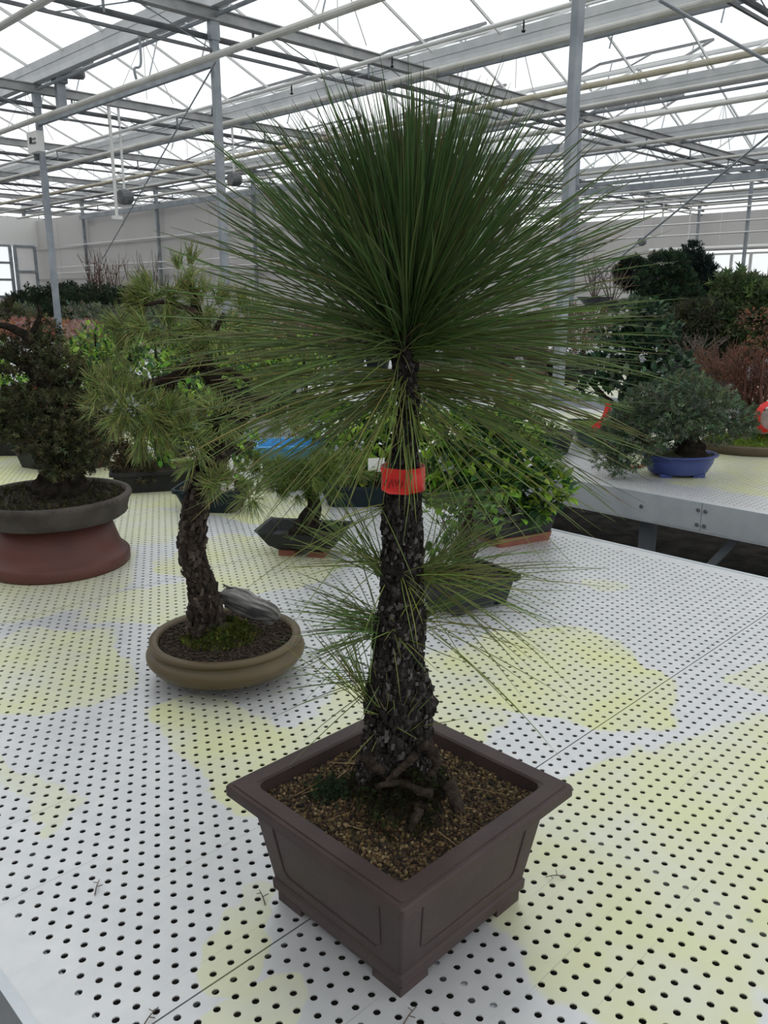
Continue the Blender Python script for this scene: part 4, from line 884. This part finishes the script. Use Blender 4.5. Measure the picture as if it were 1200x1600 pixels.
# black pot right of the tall pine's trunk
Q = onz(735, 968); Q = Q + FH * .115; A = rel(Q); t = thing('potted_shrub', 'small leafy shrub in a low black tray pot close behind the tall pine', 'bonsai', Q)
rect_pot(t, .115, .085, .075, 'black2', rz=yaw_to(.62), taper=.78, rnd=.014, lip=.012)
branch(t, [A(722, 912), A(728, 880), A(722, 850), A(735, 810), A(728, 780)], .026, .008, 'bark2', 'trunk')
k = 1.95 / FPX
leafy(t, [(A(700, 860), (.05, .05, .03)), (A(730, 800), (.06, .06, .04)), (A(770, 800), (.05, .05, .04)), (A(700, 800), (.05, .05, .04)), (A(690, 905, -.02), (.03, .03, .012))], 170, .032, (.04, .085, .025), (.13, .24, .04), .45, nobj=60)
twigs(t, A(722, 890), 14, .16, .09, .003, 'twig')
# privet in a black pot on a clay tray
Q = onz(805, 858); Q = Q + FH * .13; A = rel(Q); t = thing('potted_privet', 'bushy privet with bright green tips in a black pot on a clay tray', 'bonsai', Q)
tr = MB(); tr.loft([rrect(.10, .085, .01, 0, 2), rrect(.105, .09, .01, .028, 2), rrect(.095, .08, .01, .028, 2), rrect(.09, .075, .01, .01, 2)]); tr = tr.build('clay_tray', M['terra'], t); tr.rotation_euler = (0, 0, yaw_to(.5))
p_ = rect_pot(t, .135, .105, .085, 'black', rz=yaw_to(.5), taper=.78, rnd=.014, lip=.012, feet=False); p_.location = (0, 0, .018)
branch(t, [A(800, 810), A(792, 780), A(785, 740), A(770, 700)], .022, .01, 'darkbark', 'trunk'); branch(t, [A(792, 780), A(830, 745), A(855, 725)], .012, .006, 'darkbark'); branch(t, [A(790, 760), A(745, 725), A(720, 700)], .012, .006, 'darkbark')
k = 2.45 / FPX
leafy(t, [(A(u, v, dd), np.array([ru, ru, rv]) * k) for u, v, ru, rv, dd in ((720, 680, 50, 38, 0), (775, 690, 55, 40, -.05), (825, 720, 46, 36, -.05), (860, 765, 36, 26, -.05), (700, 730, 44, 34, -.02), (770, 745, 50, 32, -.08), (800, 660, 46, 26, .1), (740, 770, 34, 24, 0), (690, 770, 30, 26, 0), (820, 800, 30, 16, -.06), (845, 795, 14, 10, -.1))], 2500, .044, (.034, .085, .03), PRV_L, .52, nobj=280)
# second privet behind the trunk
Q = onz(560, 795); Q = Q + FH * .1; A = rel(Q); t = thing('potted_privet', 'leafy privet in a dark round cornered pot hidden behind the pine trunk', 'bonsai', Q)
rect_pot(t, .15, .10, .08, 'greenpot', rz=yaw_to(), taper=.75, rnd=.03, lip=.01, feet=False)
branch(t, [A(560, 775), A(565, 740), A(600, 700)], .018, .008, 'darkbark', 'trunk')
k = 2.9 / FPX
leafy(t, [(A(u, v, dd), np.array([ru, ru, rv]) * k) for u, v, ru, rv, dd in ((580, 735, 40, 26, 0), (550, 700, 44, 28, .05), (620, 690, 44, 34, .1), (660, 665, 44, 26, .2), (520, 660, 50, 30, .3), (600, 650, 40, 26, .25))], 1300, .05, (.034, .085, .032), PRV_L, .5, nobj=140)
b = MB(); b.box((0, 0, .02), (.06, .003, .05)); q = at(588, 735, hd(Q) - .1); o = b.build('plant_label', M['white'], None, loc=q); o.rotation_euler = (0, 0, yaw_to(.2)); tag(o, 'grey white label card standing beside the trunk under the red tape', 'label')
# blue tray on a black crate
Q = onz(458, 758); Q = Q + FH * .05; t = thing('plastic_crate', 'black slatted plastic crate under the bright blue tray', 'crate', Q, yaw_to(.12))
b = MB(); b.loft([rrect(.12, .085, .012, 0, 2), rrect(.13, .095, .012, .115, 2), rrect(.12, .085, .01, .115, 2), rrect(.115, .08, .01, .01, 2)]); b.build('body', M['black'], t)
for i in range(6): f = MB(); f.box((-.1 + i * .04, -.094, .06), (.012, .012, .09)); f.build('slat', M['black'], t)
t = thing('plastic_tray', 'bright blue plastic tray lying on a black crate behind the boat pot', 'tray', Q + [0, 0, .115], yaw_to(.12))
b = MB(); b.loft([rrect(.135, .095, .012, 0, 2), rrect(.148, .105, .015, .045, 2), rrect(.158, .115, .015, .045, 2), rrect(.158, .115, .015, .056, 2), rrect(.142, .097, .012, .056, 2), rrect(.128, .088, .012, .006, 2)]); b.build('body', M['bluecrate'], t)
for i in range(6): f = MB(); f.box((-.1 + i * .04, -.102, .025), (.008, .012, .04)); f.build('rib', M['bluecrate'], t)
# black tub with a brown weeping juniper
Q = onz(232, 770); Q = Q + FH * .1; A = rel(Q); t = thing('potted_juniper', 'sprawling brownish juniper in a low black pot beside the drum pot', 'bonsai', Q)
rect_pot(t, .17, .11, .085, 'black', rz=yaw_to(.28), taper=.8, rnd=.012, lip=.012, feet=False)
f = MB(); f.box((0, 0, .006), (.27, .17, .012)); f_ = f.build('clay_tray', M['terra'], t); f_.rotation_euler = (0, 0, yaw_to(.28))
branch(t, [A(232, 740), A(215, 715), A(190, 700)], .02, .01, 'darkbark', 'trunk')
k = 3.5 / FPX
sprigs(t, [(A(u, v, dd), np.array([ru, ru, rv]) * k) for u, v, ru, rv, dd in ((185, 712, 26, 16, 0), (210, 725, 24, 14, -.04), (170, 690, 22, 16, 0), (228, 740, 14, 12, -.08))], 700, .03, (.055, .045, .022), (.085, .075, .04), .4)
leafy(t, [(A(240, 705, 0), (.05, .05, .045)), (A(272, 690, .05), (.04, .04, .03)), (A(260, 720, 0), (.03, .03, .03))], 90, .045, PRV_D, PRV_L, .75, nobj=40)
# black pot and slate tray by the yew
Q = onz(20, 712); Q = Q + FH * .1; A = rel(Q); t = thing('potted_shrub', 'dark shrub in a plain black pot behind the drum pot', 'bonsai', Q)
rect_pot(t, .19, .13, .12, 'black', rz=yaw_to(.1), taper=.8, rnd=.012, feet=False); k = 4.4 / FPX
sprigs(t, [(A(u, v, 0), np.array([ru, ru, rv]) * k) for u, v, ru, rv in ((0, 655, 30, 20), (35, 660, 26, 18), (20, 640, 30, 14))], 500, .04, (.03, .03, .016), (.05, .06, .025), .4)
Q = onz(100, 730); Q = Q + FH * .02; t = thing('potted_shrub', 'low shrub in a slate grey rectangular tray pot behind the yew', 'bonsai', Q); A = rel(Q)
rect_pot(t, .2, .14, .11, 'black', rz=yaw_to(-.5), taper=.8, rnd=.012, feet=False); sprigs(t, [(A(95, 690, .05), (.12, .1, .06))], 300, .04, (.03, .04, .016), (.06, .07, .025), .4)

# ================================================================== bench with the blue pot
Q = onz(1072, 750); Q = Q + FH * .11; A = rel(Q); t = thing('potted_juniper', 'bushy grey green juniper bonsai in an oval cobalt blue pot', 'bonsai', Q)
round_pot(t, [(.085, .012), (.112, .012), (.118, .018), (.138, .058), (.142, .082), (.150, .085), (.157, .088), (.158, .094), (.152, .097), (.142, .096), (.138, .085)], 'bluepot', .14, .086, 'mossmat', 1.06, .8, yaw_to(), .03)
for sx in (-1, 1):
    for sy in (-1, 1): f = MB(); f.box((sx * .07, sy * .05, .008), (.05, .04, .018)); o = f.build('foot', M['bluepot'], t); o.rotation_euler = (0, 0, yaw_to())
trunk_mesh([A(1075, 712), A(1075, 690), A(1070, 665), A(1055, 645), A(1030, 630)], [.09, .052, .036, .03, .02], 34, 18, .18, 45, .7).build('trunk', M['darkbark'], t, True)
branch(t, [A(1070, 672), A(1030, 690), A(995, 698), A(965, 712)], .02, .008, 'darkbark'); branch(t, [A(1072, 660), A(1110, 660), A(1150, 655)], .016, .007, 'darkbark')
k = 3.68 / FPX
sprigs(t, [(A(u, v, dd), np.array([ru, ru, rv]) * k) for u, v, ru, rv, dd in ((1070, 612, 44, 22, 0), (1030, 625, 42, 24, -.05), (1100, 632, 46, 26, -.08), (1050, 645, 50, 26, -.1), (990, 655, 40, 24, -.05), (1145, 650, 34, 18, 0), (1085, 662, 36, 16, -.1), (1010, 680, 40, 22, -.1), (965, 688, 32, 20, -.05), (985, 712, 30, 16, -.08), (945, 715, 16, 14, -.06), (960, 730, 14, 10, -.08), (1125, 680, 22, 10, -.05), (1165, 668, 18, 10, 0))], 4200, .032, (.075, .105, .062), (.15, .20, .12), .4)
# camellia in the green glazed pot
Q = onz(960, 700); Q = Q + FH * .1; A = rel(Q); t = thing('potted_camellia', 'dark glossy leaved camellia bonsai in a green glazed pot', 'bonsai', Q)
rect_pot(t, .21, .14, .115, 'greenglaze', 'moss_bright', rz=yaw_to(-.1), taper=.8, rnd=.03, lip=.014)
trunk_mesh([A(975, 668), A(980, 640), A(986, 612), A(992, 580), A(985, 545), A(990, 510)], [.07, .05, .04, .035, .026, .015], 34, 16, .14, 40, .7).build('trunk', M['bark2'], t, True)
branch(t, [A(970, 640), A(945, 622), A(930, 605), A(915, 590)], .02, .01); branch(t, [A(988, 600), A(1020, 575), A(1045, 560)], .018, .008); branch(t, [A(985, 625), A(1000, 600), A(1010, 590)], .014, .007)
k = 4.6 / FPX
leafy(t, [(A(u, v, dd), np.array([ru, ru, rv]) * k) for u, v, ru, rv, dd in ((1000, 490, 34, 18, 0), (960, 520, 34, 18, 0), (1020, 525, 40, 22, -.05), (985, 540, 36, 18, -.05), (935, 575, 34, 18, 0), (1045, 575, 36, 22, 0), (985, 590, 42, 20, -.05), (930, 605, 30, 12, 0), (1055, 610, 30, 16, .05), (1010, 610, 34, 16, -.06))], 2100, .050, (.028, .062, .034), (.12, .19, .11), .3, nobj=0)
Rb = Q + A(938, 665, -.17); b = MB(); P = spline([Q + A(925, 672, -.18), Q + A(940, 660, -.19), Q + A(948, 645, -.19), Q + A(952, 630, -.19)], 16); sd = unit(np.cross(np.gradient(P, axis=0), FH)) * .016
b.add(np.concatenate([P - sd, P + sd, P - sd + FH * .002, P + sd + FH * .002]), [(i, i + 1, 17 + i, 16 + i) for i in range(15)] + [(32 + i, 48 + i, 49 + i, 33 + i) for i in range(15)]); tag(b.build('ribbon_label', M['red']), 'long red tape label tied at the foot of the camellia', 'label')
# maple grove in the long brown tray
Q = onz(1195, 712); Q = Q + FH * .12; A = rel(Q); t = thing('maple_grove', 'leafless red brown maple grove with moss in a long flat tray', 'bonsai', Q)
b = MB(); b.lathe([(.8, 0), (.9, 0), (.98, .035), (1.0, .04), (1.0, .05), (.96, .05), (.95, .04)], 56, sx=.26, sy=.18); o = b.build('tray', M['tray'], t, True); o.rotation_euler = (0, 0, yaw_to(-.12))
b = MB(); b.lathe([(r_, .042 + .03 * (1 - r_ ** 2)) for r_ in (.95, .7, .4, .001)], 40, sx=.26, sy=.18); o = b.build('moss', M['moss_bright'], t, True); o.rotation_euler = (0, 0, yaw_to(-.12))
m_ = MB(); n = 900; a = RNG.random(n) * 6.283; q_ = RNG.random(n) ** .5; P = RT * (np.cos(a) * q_ * .24)[:, None] + FH * (np.sin(a) * q_ * .16)[:, None] + ZU * (.05 + .028 * (1 - q_ ** 2))[:, None]; scatter(m_, SPV2, SPF2, frames(unit(np.array([0, 0, 1.]) + .6 * RNG.normal(size=(n, 3)))), .012 + .012 * RNG.random(n), P, mixc((.10, .17, .02), (.2, .27, .04), n, .5)); m_.build('moss_tufts', M['frond'], t, kind='stuff')
for i in range(9):
    u = 1150 + i * 9 + RNG.normal() * 3; dd = .05 * RNG.normal()
    branch(t, [A(u, 680, dd), A(u + RNG.normal() * 4, 650, dd), A(u + RNG.normal() * 8, 610, dd), A(u + RNG.normal() * 14, 560, dd)], .012, .005, 'redtwig', 'stem')
twigs(t, A(1175, 650), 36, .36, .22, .0045, 'redtwig', sub=6)
k = 4.5 / FPX
leafy(t, [(A(u, v, dd), np.array([ru, ru, rv]) * k) for u, v, ru, rv, dd in ((1185, 500, 30, 16, 0), (1195, 540, 34, 14, 0), (1180, 560, 36, 16, 0), (1150, 570, 20, 26, 0), (1165, 600, 34, 24, 0), (1195, 600, 26, 30, 0))], 1700, .017, (.12, .055, .034), (.22, .085, .05), .45)
s = MB(); s.add(ICV, ICF); m_ = MB(); V = ICV * [.09, .06, .05]; 
bmst = MB(); bmst.lathe([(.001, -.05), (.06, -.045), (.085, -.01), (.075, .03), (.045, .055), (.001, .06)], 14); vv = bmst.V[0]; bmst.V[0] = vv * (1 + .35 * (vnoise(vv, 22)[:, None] - .5)); o = bmst.build('stone', M['stone'], None, True, loc=Q + A(1200, 660, -.08)); tag(o, 'pale grey brown stone lying on the moss of the maple tray', 'stone')
b = MB(); ths = np.linspace(-1.5, 2.2, 22); c0 = Q + A(1203, 652, -.17); P = np.array([c0 + RT * math.cos(math.pi - x) * .058 + ZU * math.sin(math.pi - x) * .066 for x in ths]); sd = FH * .012 + unit(P - c0) * .008
b.add(np.concatenate([P - sd, P + sd, P - sd + unit(P - c0) * .003, P + sd + unit(P - c0) * .003]), [(i, i + 1, 23 + i, 22 + i) for i in range(21)] + [(44 + i, 66 + i, 67 + i, 45 + i) for i in range(21)]); tag(b.build('ribbon_label', M['red']), 'looped red tape label standing over the stone in the maple tray', 'label')
# dark round pot at the bench corner
Q = onz(858, 712); Q = Q + FH * .1; A = rel(Q); t = thing('potted_shrub', 'low mossy shrub in a dark round pot at the bench edge behind the privet', 'bonsai', Q)
round_pot(t, [(.09, 0), (.11, 0), (.135, .09), (.14, .10), (.132, .10), (.128, .085)], 'black2', .13, .088, 'mossmat')
leafy(t, [(A(850, 672), (.08, .08, .02)), (A(820, 660), (.09, .09, .04))], 120, .035, (.07, .10, .03), (.16, .24, .05), .5, nobj=30)
# black pots farther along
for u, v, hx, hy, h, lb, c in ((1095, 602, .27, .18, .17, 'bare twiggy shrub in a black pot before the deep grey rail', 'twig'), (1140, 625, .22, .16, .13, 'brown leaved shrub in a low black pot behind the maple grove', 'redtwig')):
    Q = onz(u, v); Q = Q + FH * .2
    if Q[0] < 5.9: Q = Q * [1, 1, 1] + np.array([5.95 - Q[0], 0, 0])
    t = thing('potted_shrub', lb, 'bonsai', Q); rect_pot(t, hx, hy, h, 'black2', rz=yaw_to(-.2), taper=.75, rnd=.03, feet=False); twigs(t, np.array([0, 0, h - .02]), 20, .3, .3, .006, c)
    sprigs(t, [(np.array([0, 0, h + .05]), np.array([hx * .8, hy * .8, .05]))], 160, .05, (.10, .055, .035), (.15, .09, .05), .5)
# long seedling on the bench, loose wire
b = MB(); b.tube(spline([onz(978, 732) + [0, 0, .004], onz(1000, 730) + [0, 0, .004], onz(1012, 725) + [0, 0, .006], onz(1020, 712) + [0, 0, .02]], 14), .005, 5); tag(b.build('loose_wire', M['red']), 'thin red wire lying on the bench left of the blue pot', 'wire')

# ================================================================== plants farther back
def bush(name, label, cat, p, pads, n, size, ca, cb, pb, kind, group=None, stem=.03, potr=None, h0=0.0, stemm='darkbark'):
    t = thing(name, label, cat, p, 0, group); p = np.asarray(p, float)
    if potr:
        round_pot(t, [(potr * .7, 0), (potr * .75, 0), (potr * .97, potr * 1.1), (potr, potr * 1.15), (potr * .93, potr * 1.15), (potr * .9, potr * 1.0)], 'black', potr * .9, potr * 1.03); h0 = potr
    top = max(c[2] for c, r in pads)
    branch(t, [(0, 0, h0 * .9), (.02 * top, .01, h0 + (top - h0) * .35), (-.02 * top, .0, h0 + (top - h0) * .7), (0, 0, top)], stem, stem * .4, stemm, 'stem', 14, 7)
    if kind == 'leaf': leafy(t, pads, n, size, ca, cb, pb)
    elif kind == 'sprig': sprigs(t, pads, n, size, ca, cb, pb, single=True)
    elif kind == 'twig': twigs(t, np.array([0, 0, h0]), n, top, top * .5, size, ca, 'twigs', 5)
    return t
def E3(x, y, z, r, q=None): return (np.array([x, y, z], float), np.array([r, r, q if q else r * .7], float))
# light green privets along the far part of the near bench and the next bench
for (u, v, x, s, lb) in ((268, 720, 2.05, .17, 'bright privet with glossy tips behind the curved pine branches'), (110, 690, 2.05, .18, 'bright privet rising behind the dark yew crown'), (15, 660, 2.0, .18, 'bright privet in a black pot seen left of the yew stems'), (425, 690, 3.2, .2, 'bright privet behind the right side of the curved pine'), (215, 640, 3.2, .2, 'pale privet behind the upper tiers of the curved pine'), (255, 640, 3.15, .2, 'tall privet behind the wired branch of the curved pine'), (305, 640, 3.2, .2, 'round privet behind the curved pine trunk top'), (350, 640, 3.15, .19, 'squat privet behind the right fork of the curved pine'), (385, 640, 3.7, .22, 'larger privet between the heaths and the curved pine'), (165, 640, 3.1, .2, 'spreading privet behind the left pad of the curved pine'), (480, 640, 3.3, .2, 'dense privet behind the blue tray')):
    d = ray(u, 700); y = x * d[1] / d[0]
    t = bush('potted_privet', lb, 'shrub', (x, y, BT), [E3(0, 0, s * 1.7, s), E3(s * .6, -s * .4, s * 1.4, s * .7), E3(-s * .6, s * .4, s * 1.5, s * .7), E3(.0, -s * .7, s * 1.2, s * .6), E3(-s * .1, s * .1, s * 2.3, s * .6)], 460, .05, (.055, .12, .04), (.27, .43, .07), .55, 'leaf', None, .015, s * .62)
    for i in range(1):
        a = u * .37; b = MB(); b.box((0, 0, .05), (.03, .003, .1)); o = b.build('plant_label', M['white'], None, loc=(x + math.cos(a) * s * .35, y + math.sin(a) * s * .35, BT + s * .62 + .01)); o.rotation_euler = (0, .15, yaw_to(.3 * i)); tag(o, 'white stake label among the bright privets', 'label', 'white labels in the privet pots')
# yellow green heaths
for i, (u, x, s) in enumerate(((140, 3.5, .26), (185, 3.6, .24), (300, 3.5, .26), (345, 3.7, .25), (400, 3.6, .26), (450, 3.8, .22))):
    d = ray(u, 560); y = x * d[1] / d[0]
    t = thing('potted_heath', 'feathery yellow green heath in a pot on the second bench', 'shrub', (x, y, BT), 0, 'yellow green heaths'); round_pot(t, [(.08, 0), (.085, 0), (.11, .11), (.115, .12), (.105, .12), (.1, .11)], 'black', .1, .11)
    m_ = MB(); n = 900; a = RNG.random(n) * 6.283; q_ = s * .9 * RNG.random(n) ** .5; P = np.stack([np.cos(a) * q_ * .5, np.sin(a) * q_ * .5, .12 + .1 * RNG.random(n)], -1); needles(m_, P, np.stack([np.cos(a) * q_ * 1.5, np.sin(a) * q_ * 1.5, .3 + 0 * a], -1) + .08 * RNG.normal(size=(n, 3)), .16 + .16 * RNG.random(n), .0028, .05, (cc_ := mixc((.17, .205, .045), (.26, .275, .075), n, .5)), cc_, None, 2); m_.build('foliage', M['frond'], t, kind='stuff')
# pink and rusty heathers on the third bench
for i, (u, x) in enumerate(((-5, 5.95), (20, 5.95), (45, 6.2), (75, 6.2), (100, 6.4), (125, 6.5), (30, 6.9), (60, 7.1), (90, 7.2), (140, 6.9))):
    d = ray(u, 500); y = x * d[1] / d[0]; c = [((.42, .17, .15), (.5, .27, .25)), ((.34, .16, .09), (.45, .22, .12)), ((.5, .38, .34), (.34, .2, .17))][i % 3]
    lb = ['pink flowering heather on the crowded long bench', 'rusty orange heather on the crowded long bench', 'pale faded heather on the crowded long bench'][i % 3]
    bush('potted_heather', lb, 'shrub', (x, y, BT), [E3(0, 0, .2, .26, .14), E3(.15, .1, .17, .2, .12), E3(-.15, -.12, .18, .2, .12)], 420, .06, c[0], c[1], .5, 'sprig', ['pink heathers', 'rusty heathers', 'pale heathers'][i % 3], .012, .11)
for i, (u, x) in enumerate(((120, 7.5), (150, 7.4), (175, 7.3), (40, 7.6), (-5, 7.6), (205, 7.2), (240, 6.6), (285, 6.4))):
    d = ray(u, 500); y = x * d[1] / d[0]; bush('potted_shrub', 'grey green rounded shrub on the crowded long bench', 'shrub', (x, y, BT), [E3(0, 0, .34, .34, .26), E3(.2, .1, .28, .26, .2)], 420, .09, (.09, .11, .07), (.2, .23, .16), .4, 'sprig', 'grey green shrubs on the long bench', .02, .14)
# big dark yew domes and bare shrubs by the sheet wall
def floor_pt(u, X): d = ray(u, 480); return np.array([X, X * d[1] / d[0], 0.0])
for u, X, r, h, lb, gr in ((72, 9.2, 1.05, 1.72, 'broad dark clipped yew dome beside a steel column', None), (150, 9.2, 1.0, 1.72, 'dark clipped yew dome below the bare branched shrub', None), (110, 11.2, .5, 1.85, 'small dark yew dome squeezed between two larger ones', None), (198, 10.9, .4, 1.68, 'deep green conifer dome behind the curved pine', None)):
    p = floor_pt(u, X); g = (.022, .035, .02) if 'deep' not in lb else (.02, .055, .032); bush('yew_dome', lb, 'shrub', p, [E3(0, 0, h * .55, r, h * .45), E3(.3, -.5, h * .5, r * .7, h * .4), E3(-.3, .5, h * .5, r * .7, h * .4)], 2600, .17, g, np.array(g) * 1.9, .35, 'sprig', None, .08)
for u, X, h, lb in ((150, 11.2, 2.9, 'bare reddish shrub standing against the sheet wall'), (180, 11.35, 2.7, 'bare twiggy shrub beside the reddish one at the wall'), (232, 11.3, 2.8, 'thin pale bare shrub against the sheet wall'), (262, 11.2, 2.5, 'small bare shrub at the wall behind the pine apex')):
    t = thing('bare_shrub', lb, 'shrub', floor_pt(u, X)); twigs(t, np.array([0, 0, .0]), 20 if u < 200 else 9, h, .4, .017, 'redtwig' if u < 200 else 'twig', 'branches', 6, .12)
# behind the crown: brown and stony plants, dry twiggy shrubs on the third bench
for i, (u, x) in enumerate(((420, 6.0), (450, 6.2), (480, 6.0), (515, 6.4), (550, 6.1), (590, 6.3), (465, 7.2), (535, 7.3))):
    d = ray(u, 520); y = x * d[1] / d[0]; bush('potted_shrub', 'dry brown bonsai with grey stems on the third bench', 'shrub', (x, y, BT), [E3(0, 0, .36, .28, .2), E3(.15, .1, .28, .2, .15)], 260, .07, (.16, .115, .08), (.26, .20, .12), .4, 'sprig', 'dry brown shrubs on the long bench', .03, .15, stemm='bark2')
for i, (u, x) in enumerate(((665, 6.0), (705, 6.3), (750, 6.0), (795, 6.4), (835, 6.1), (720, 7.2), (780, 7.3), (840, 7.3))):
    d = ray(u, 520); y = x * d[1] / d[0]; t = thing('potted_shrub', 'tangled leafless grey twiggy shrub in a pot on the third bench', 'shrub', (x, y, BT), 0, 'twiggy shrubs on the long bench'); round_pot(t, [(.1, 0), (.105, 0), (.14, .13), (.145, .14), (.135, .14), (.13, .13)], 'tray', .13, .13); twigs(t, np.array([0, 0, .12]), 34, .5, .3, .006, 'twig', 'branches', 7, .2)
    sprigs(t, [(np.array([0, 0, .4]), np.array([.3, .3, .18]))], 130, .06, (.12, .095, .06), (.17, .15, .09), .5)
for (u, v, X) in ((411, 531, 6.0), (793, 588, 5.9), (272, 571, 3.3), (46, 603, 2.1)):
    d = ray(u, v); p = CAM + d * (X / d[0]); hgt = p[2] - BT; t = thing('tape_label', 'small red tape flag on a thin stake among the bench shrubs', 'label', (p[0], p[1], BT), yaw_to(.2), 'small red flags')
    b = MB(); b.box((0, 0, hgt / 2), (.008, .008, hgt)); b.build('stake', M['twig'], t); b = MB(); b.box((.02, 0, hgt - .02), (.05, .004, .06)); b.build('flag', M['red'], t)
# ---- right: clipped trees beyond the far bench
def tree(name, label, u, X, pads_px, n, size, ca, cb, kind='sprig', stem=.07, base=0.0, group=None):
    d = ray(u, 480); p = np.array([X, X * d[1] / d[0], base]); A = rel(p); D = hd(p); k = D / FPX
    pads = [(A(a, b_, dd), np.array([ra * k, ra * k, rb * k])) for a, b_, ra, rb, dd in pads_px]
    t = thing(name, label, 'tree', p, 0, group); top = A(pads_px[0][0], pads_px[0][1])
    branch(t, [(0, 0, 0), top * .35 + [.05, .05, 0], top * .7, top], stem, stem * .4, 'darkbark', 'trunk', 16, 8)
    for c, r in pads[1:]: branch(t, [top * .45, (top * .45 + c) / 2 + [0, 0, -.05], c], stem * .4, stem * .2, 'darkbark', 'branch', 8, 6)
    (sprigs if kind == 'sprig' else leafy)(t, pads, n, size, ca, cb, .35)
    return t
tree('cloud_pine', 'tall cloud pruned dark conifer with stacked green pads', 1050, 13.0, [(1042, 412, 26, 12, 0), (1020, 440, 22, 12, 0), (1062, 440, 20, 12, 0), (1035, 462, 34, 14, 0), (1075, 468, 22, 12, 0), (1030, 490, 34, 14, .2), (1070, 495, 26, 14, 0)], 3400, .12, (.018, .036, .022), (.05, .085, .04))
tree('cloud_pine', 'slender dark tiered conifer with a round ball at its tip', 1085, 14.4, [(1083, 391, 9, 7, 0), (1085, 412, 24, 8, 0), (1068, 425, 14, 7, 0), (1100, 422, 14, 6, 0), (1085, 436, 26, 8, 0), (1110, 450, 24, 10, 0), (1085, 460, 26, 12, 0), (1112, 466, 24, 12, 0)], 2800, .12, (.014, .026, .022), (.03, .05, .04))
tree('topiary_ball', 'small conifer clipped to a dark ball on a bare stem', 986, 13.8, [(988, 428, 22, 19, 0)], 1000, .12, (.014, .026, .016), (.035, .06, .03), stem=.035)
tree('bushy_pine', 'loose yellow green pine beyond the deep grey bench rail', 1150, 9.2, [(1165, 470, 40, 22, 0), (1130, 500, 36, 22, 0), (1185, 500, 36, 26, 0), (1140, 530, 40, 20, 0), (1175, 535, 36, 18, 0), (1150, 450, 24, 14, 0)], 2600, .14, (.07, .10, .045), (.14, .19, .08))
tree('bushy_pine', 'dull brown green conifer between the camellia and the far rail', 1068, 8.75, [(1085, 500, 36, 20, 0), (1060, 520, 34, 20, 0), (1095, 535, 34, 20, 0)], 1400, .12, (.04, .052, .028), (.085, .09, .05))
tree('cloud_pine', 'dark spreading hedge tree before the glazed end wall', 1130, 15.5, [(1130, 448, 30, 14, 0), (1105, 455, 24, 12, 0), (1165, 452, 30, 12, 0), (1190, 455, 24, 12, 0)], 1300, .14, (.02, .032, .022), (.05, .07, .045))
for u, v, r in ((1075, 552, 20), (1105, 552, 22), (1128, 556, 16)):
    d = ray(u, 558); X = 10.45; Y = X * d[1] / d[0]; bush('potted_shrub', 'fresh green low shrub behind the deep grey rail', 'shrub', (X, Y, BT), [E3(0, 0, .18, .16, .12)], 240, .07, (.13, .2, .05), (.24, .32, .09), .5, 'sprig', 'fresh green shrubs behind the rail', .012, .09)
d = ray(1117, 550); b = MB(); b.box((0, 0, .2), (.04, .16, .4)); b.box((-.03, 0, .04), (.02, .1, .08)); tag(b.build('timber_board', M['wood'], None, loc=(10.35, 10.35 * d[1] / d[0] - .05, BT)), 'upright raw timber board standing on the far bench', 'board')
for u, v, d_ in ((928, 478, 12.5), (955, 485, 12.8)):
    p = at(u, v, d_); p[2] = BT; t = thing('potted_shrub', 'small bare shrub in a dark bowl on a plinth before the far wall', 'shrub', p, 0, 'bowls on plinths'); z = at(u, v, d_)[2] - BT
    b = MB(); b.box((0, 0, z / 2), (.12, .12, z)); b.build('plinth', M['bar'], t); b = MB(); b.lathe([(.12, z), (.26, z + .13), (.23, z + .13)], 20); b.build('bowl', M['black2'], t); twigs(t, np.array([0, 0, z + .12]), 8, .6, .3, .01, 'twig')
for i, u in enumerate((885, 915)):
    X = 6.3 + 1.0 * (i % 2); d = ray(u, 500); bush('potted_shrub', 'brown twiggy shrub with pale stems left of the camellia', 'shrub', (X, X * d[1] / d[0], BT), [E3(0, 0, .45, .32, .2)], 220, .08, (.11, .085, .06), (.17, .14, .09), .4, 'sprig', 'brown shrubs left of the camellia', .03, .16, stemm='bark2')

# litter on the near bench
for i, (u, v, a) in enumerate(((235, 1592, .4), (410, 1404, 1.2), (868, 1372, 2.4), (640, 1590, .2), (152, 1388, .9))):
    p = onz(u, v); b = MB(); d = np.array([math.cos(a), math.sin(a), 0]); P = spline([-d * .014, np.array([0, 0, .003]), d * .014 + [0, 0, .001]], 8) + [0, 0, .0015]; b.tube(P, np.linspace(.0009, .0005, 8), 5); b.tube([P[3], P[3] + [d[1] * .008, -d[0] * .008, .002]], .0006, 5); b.tube([P[5], P[5] + [-d[1] * .006, d[0] * .006, .001]], .0005, 5)
    tag(b.build('dry_twig', M['twig'], None, loc=p), 'tiny forked dry twig lying on the perforated bench', 'twig', 'dry twigs on the near bench')
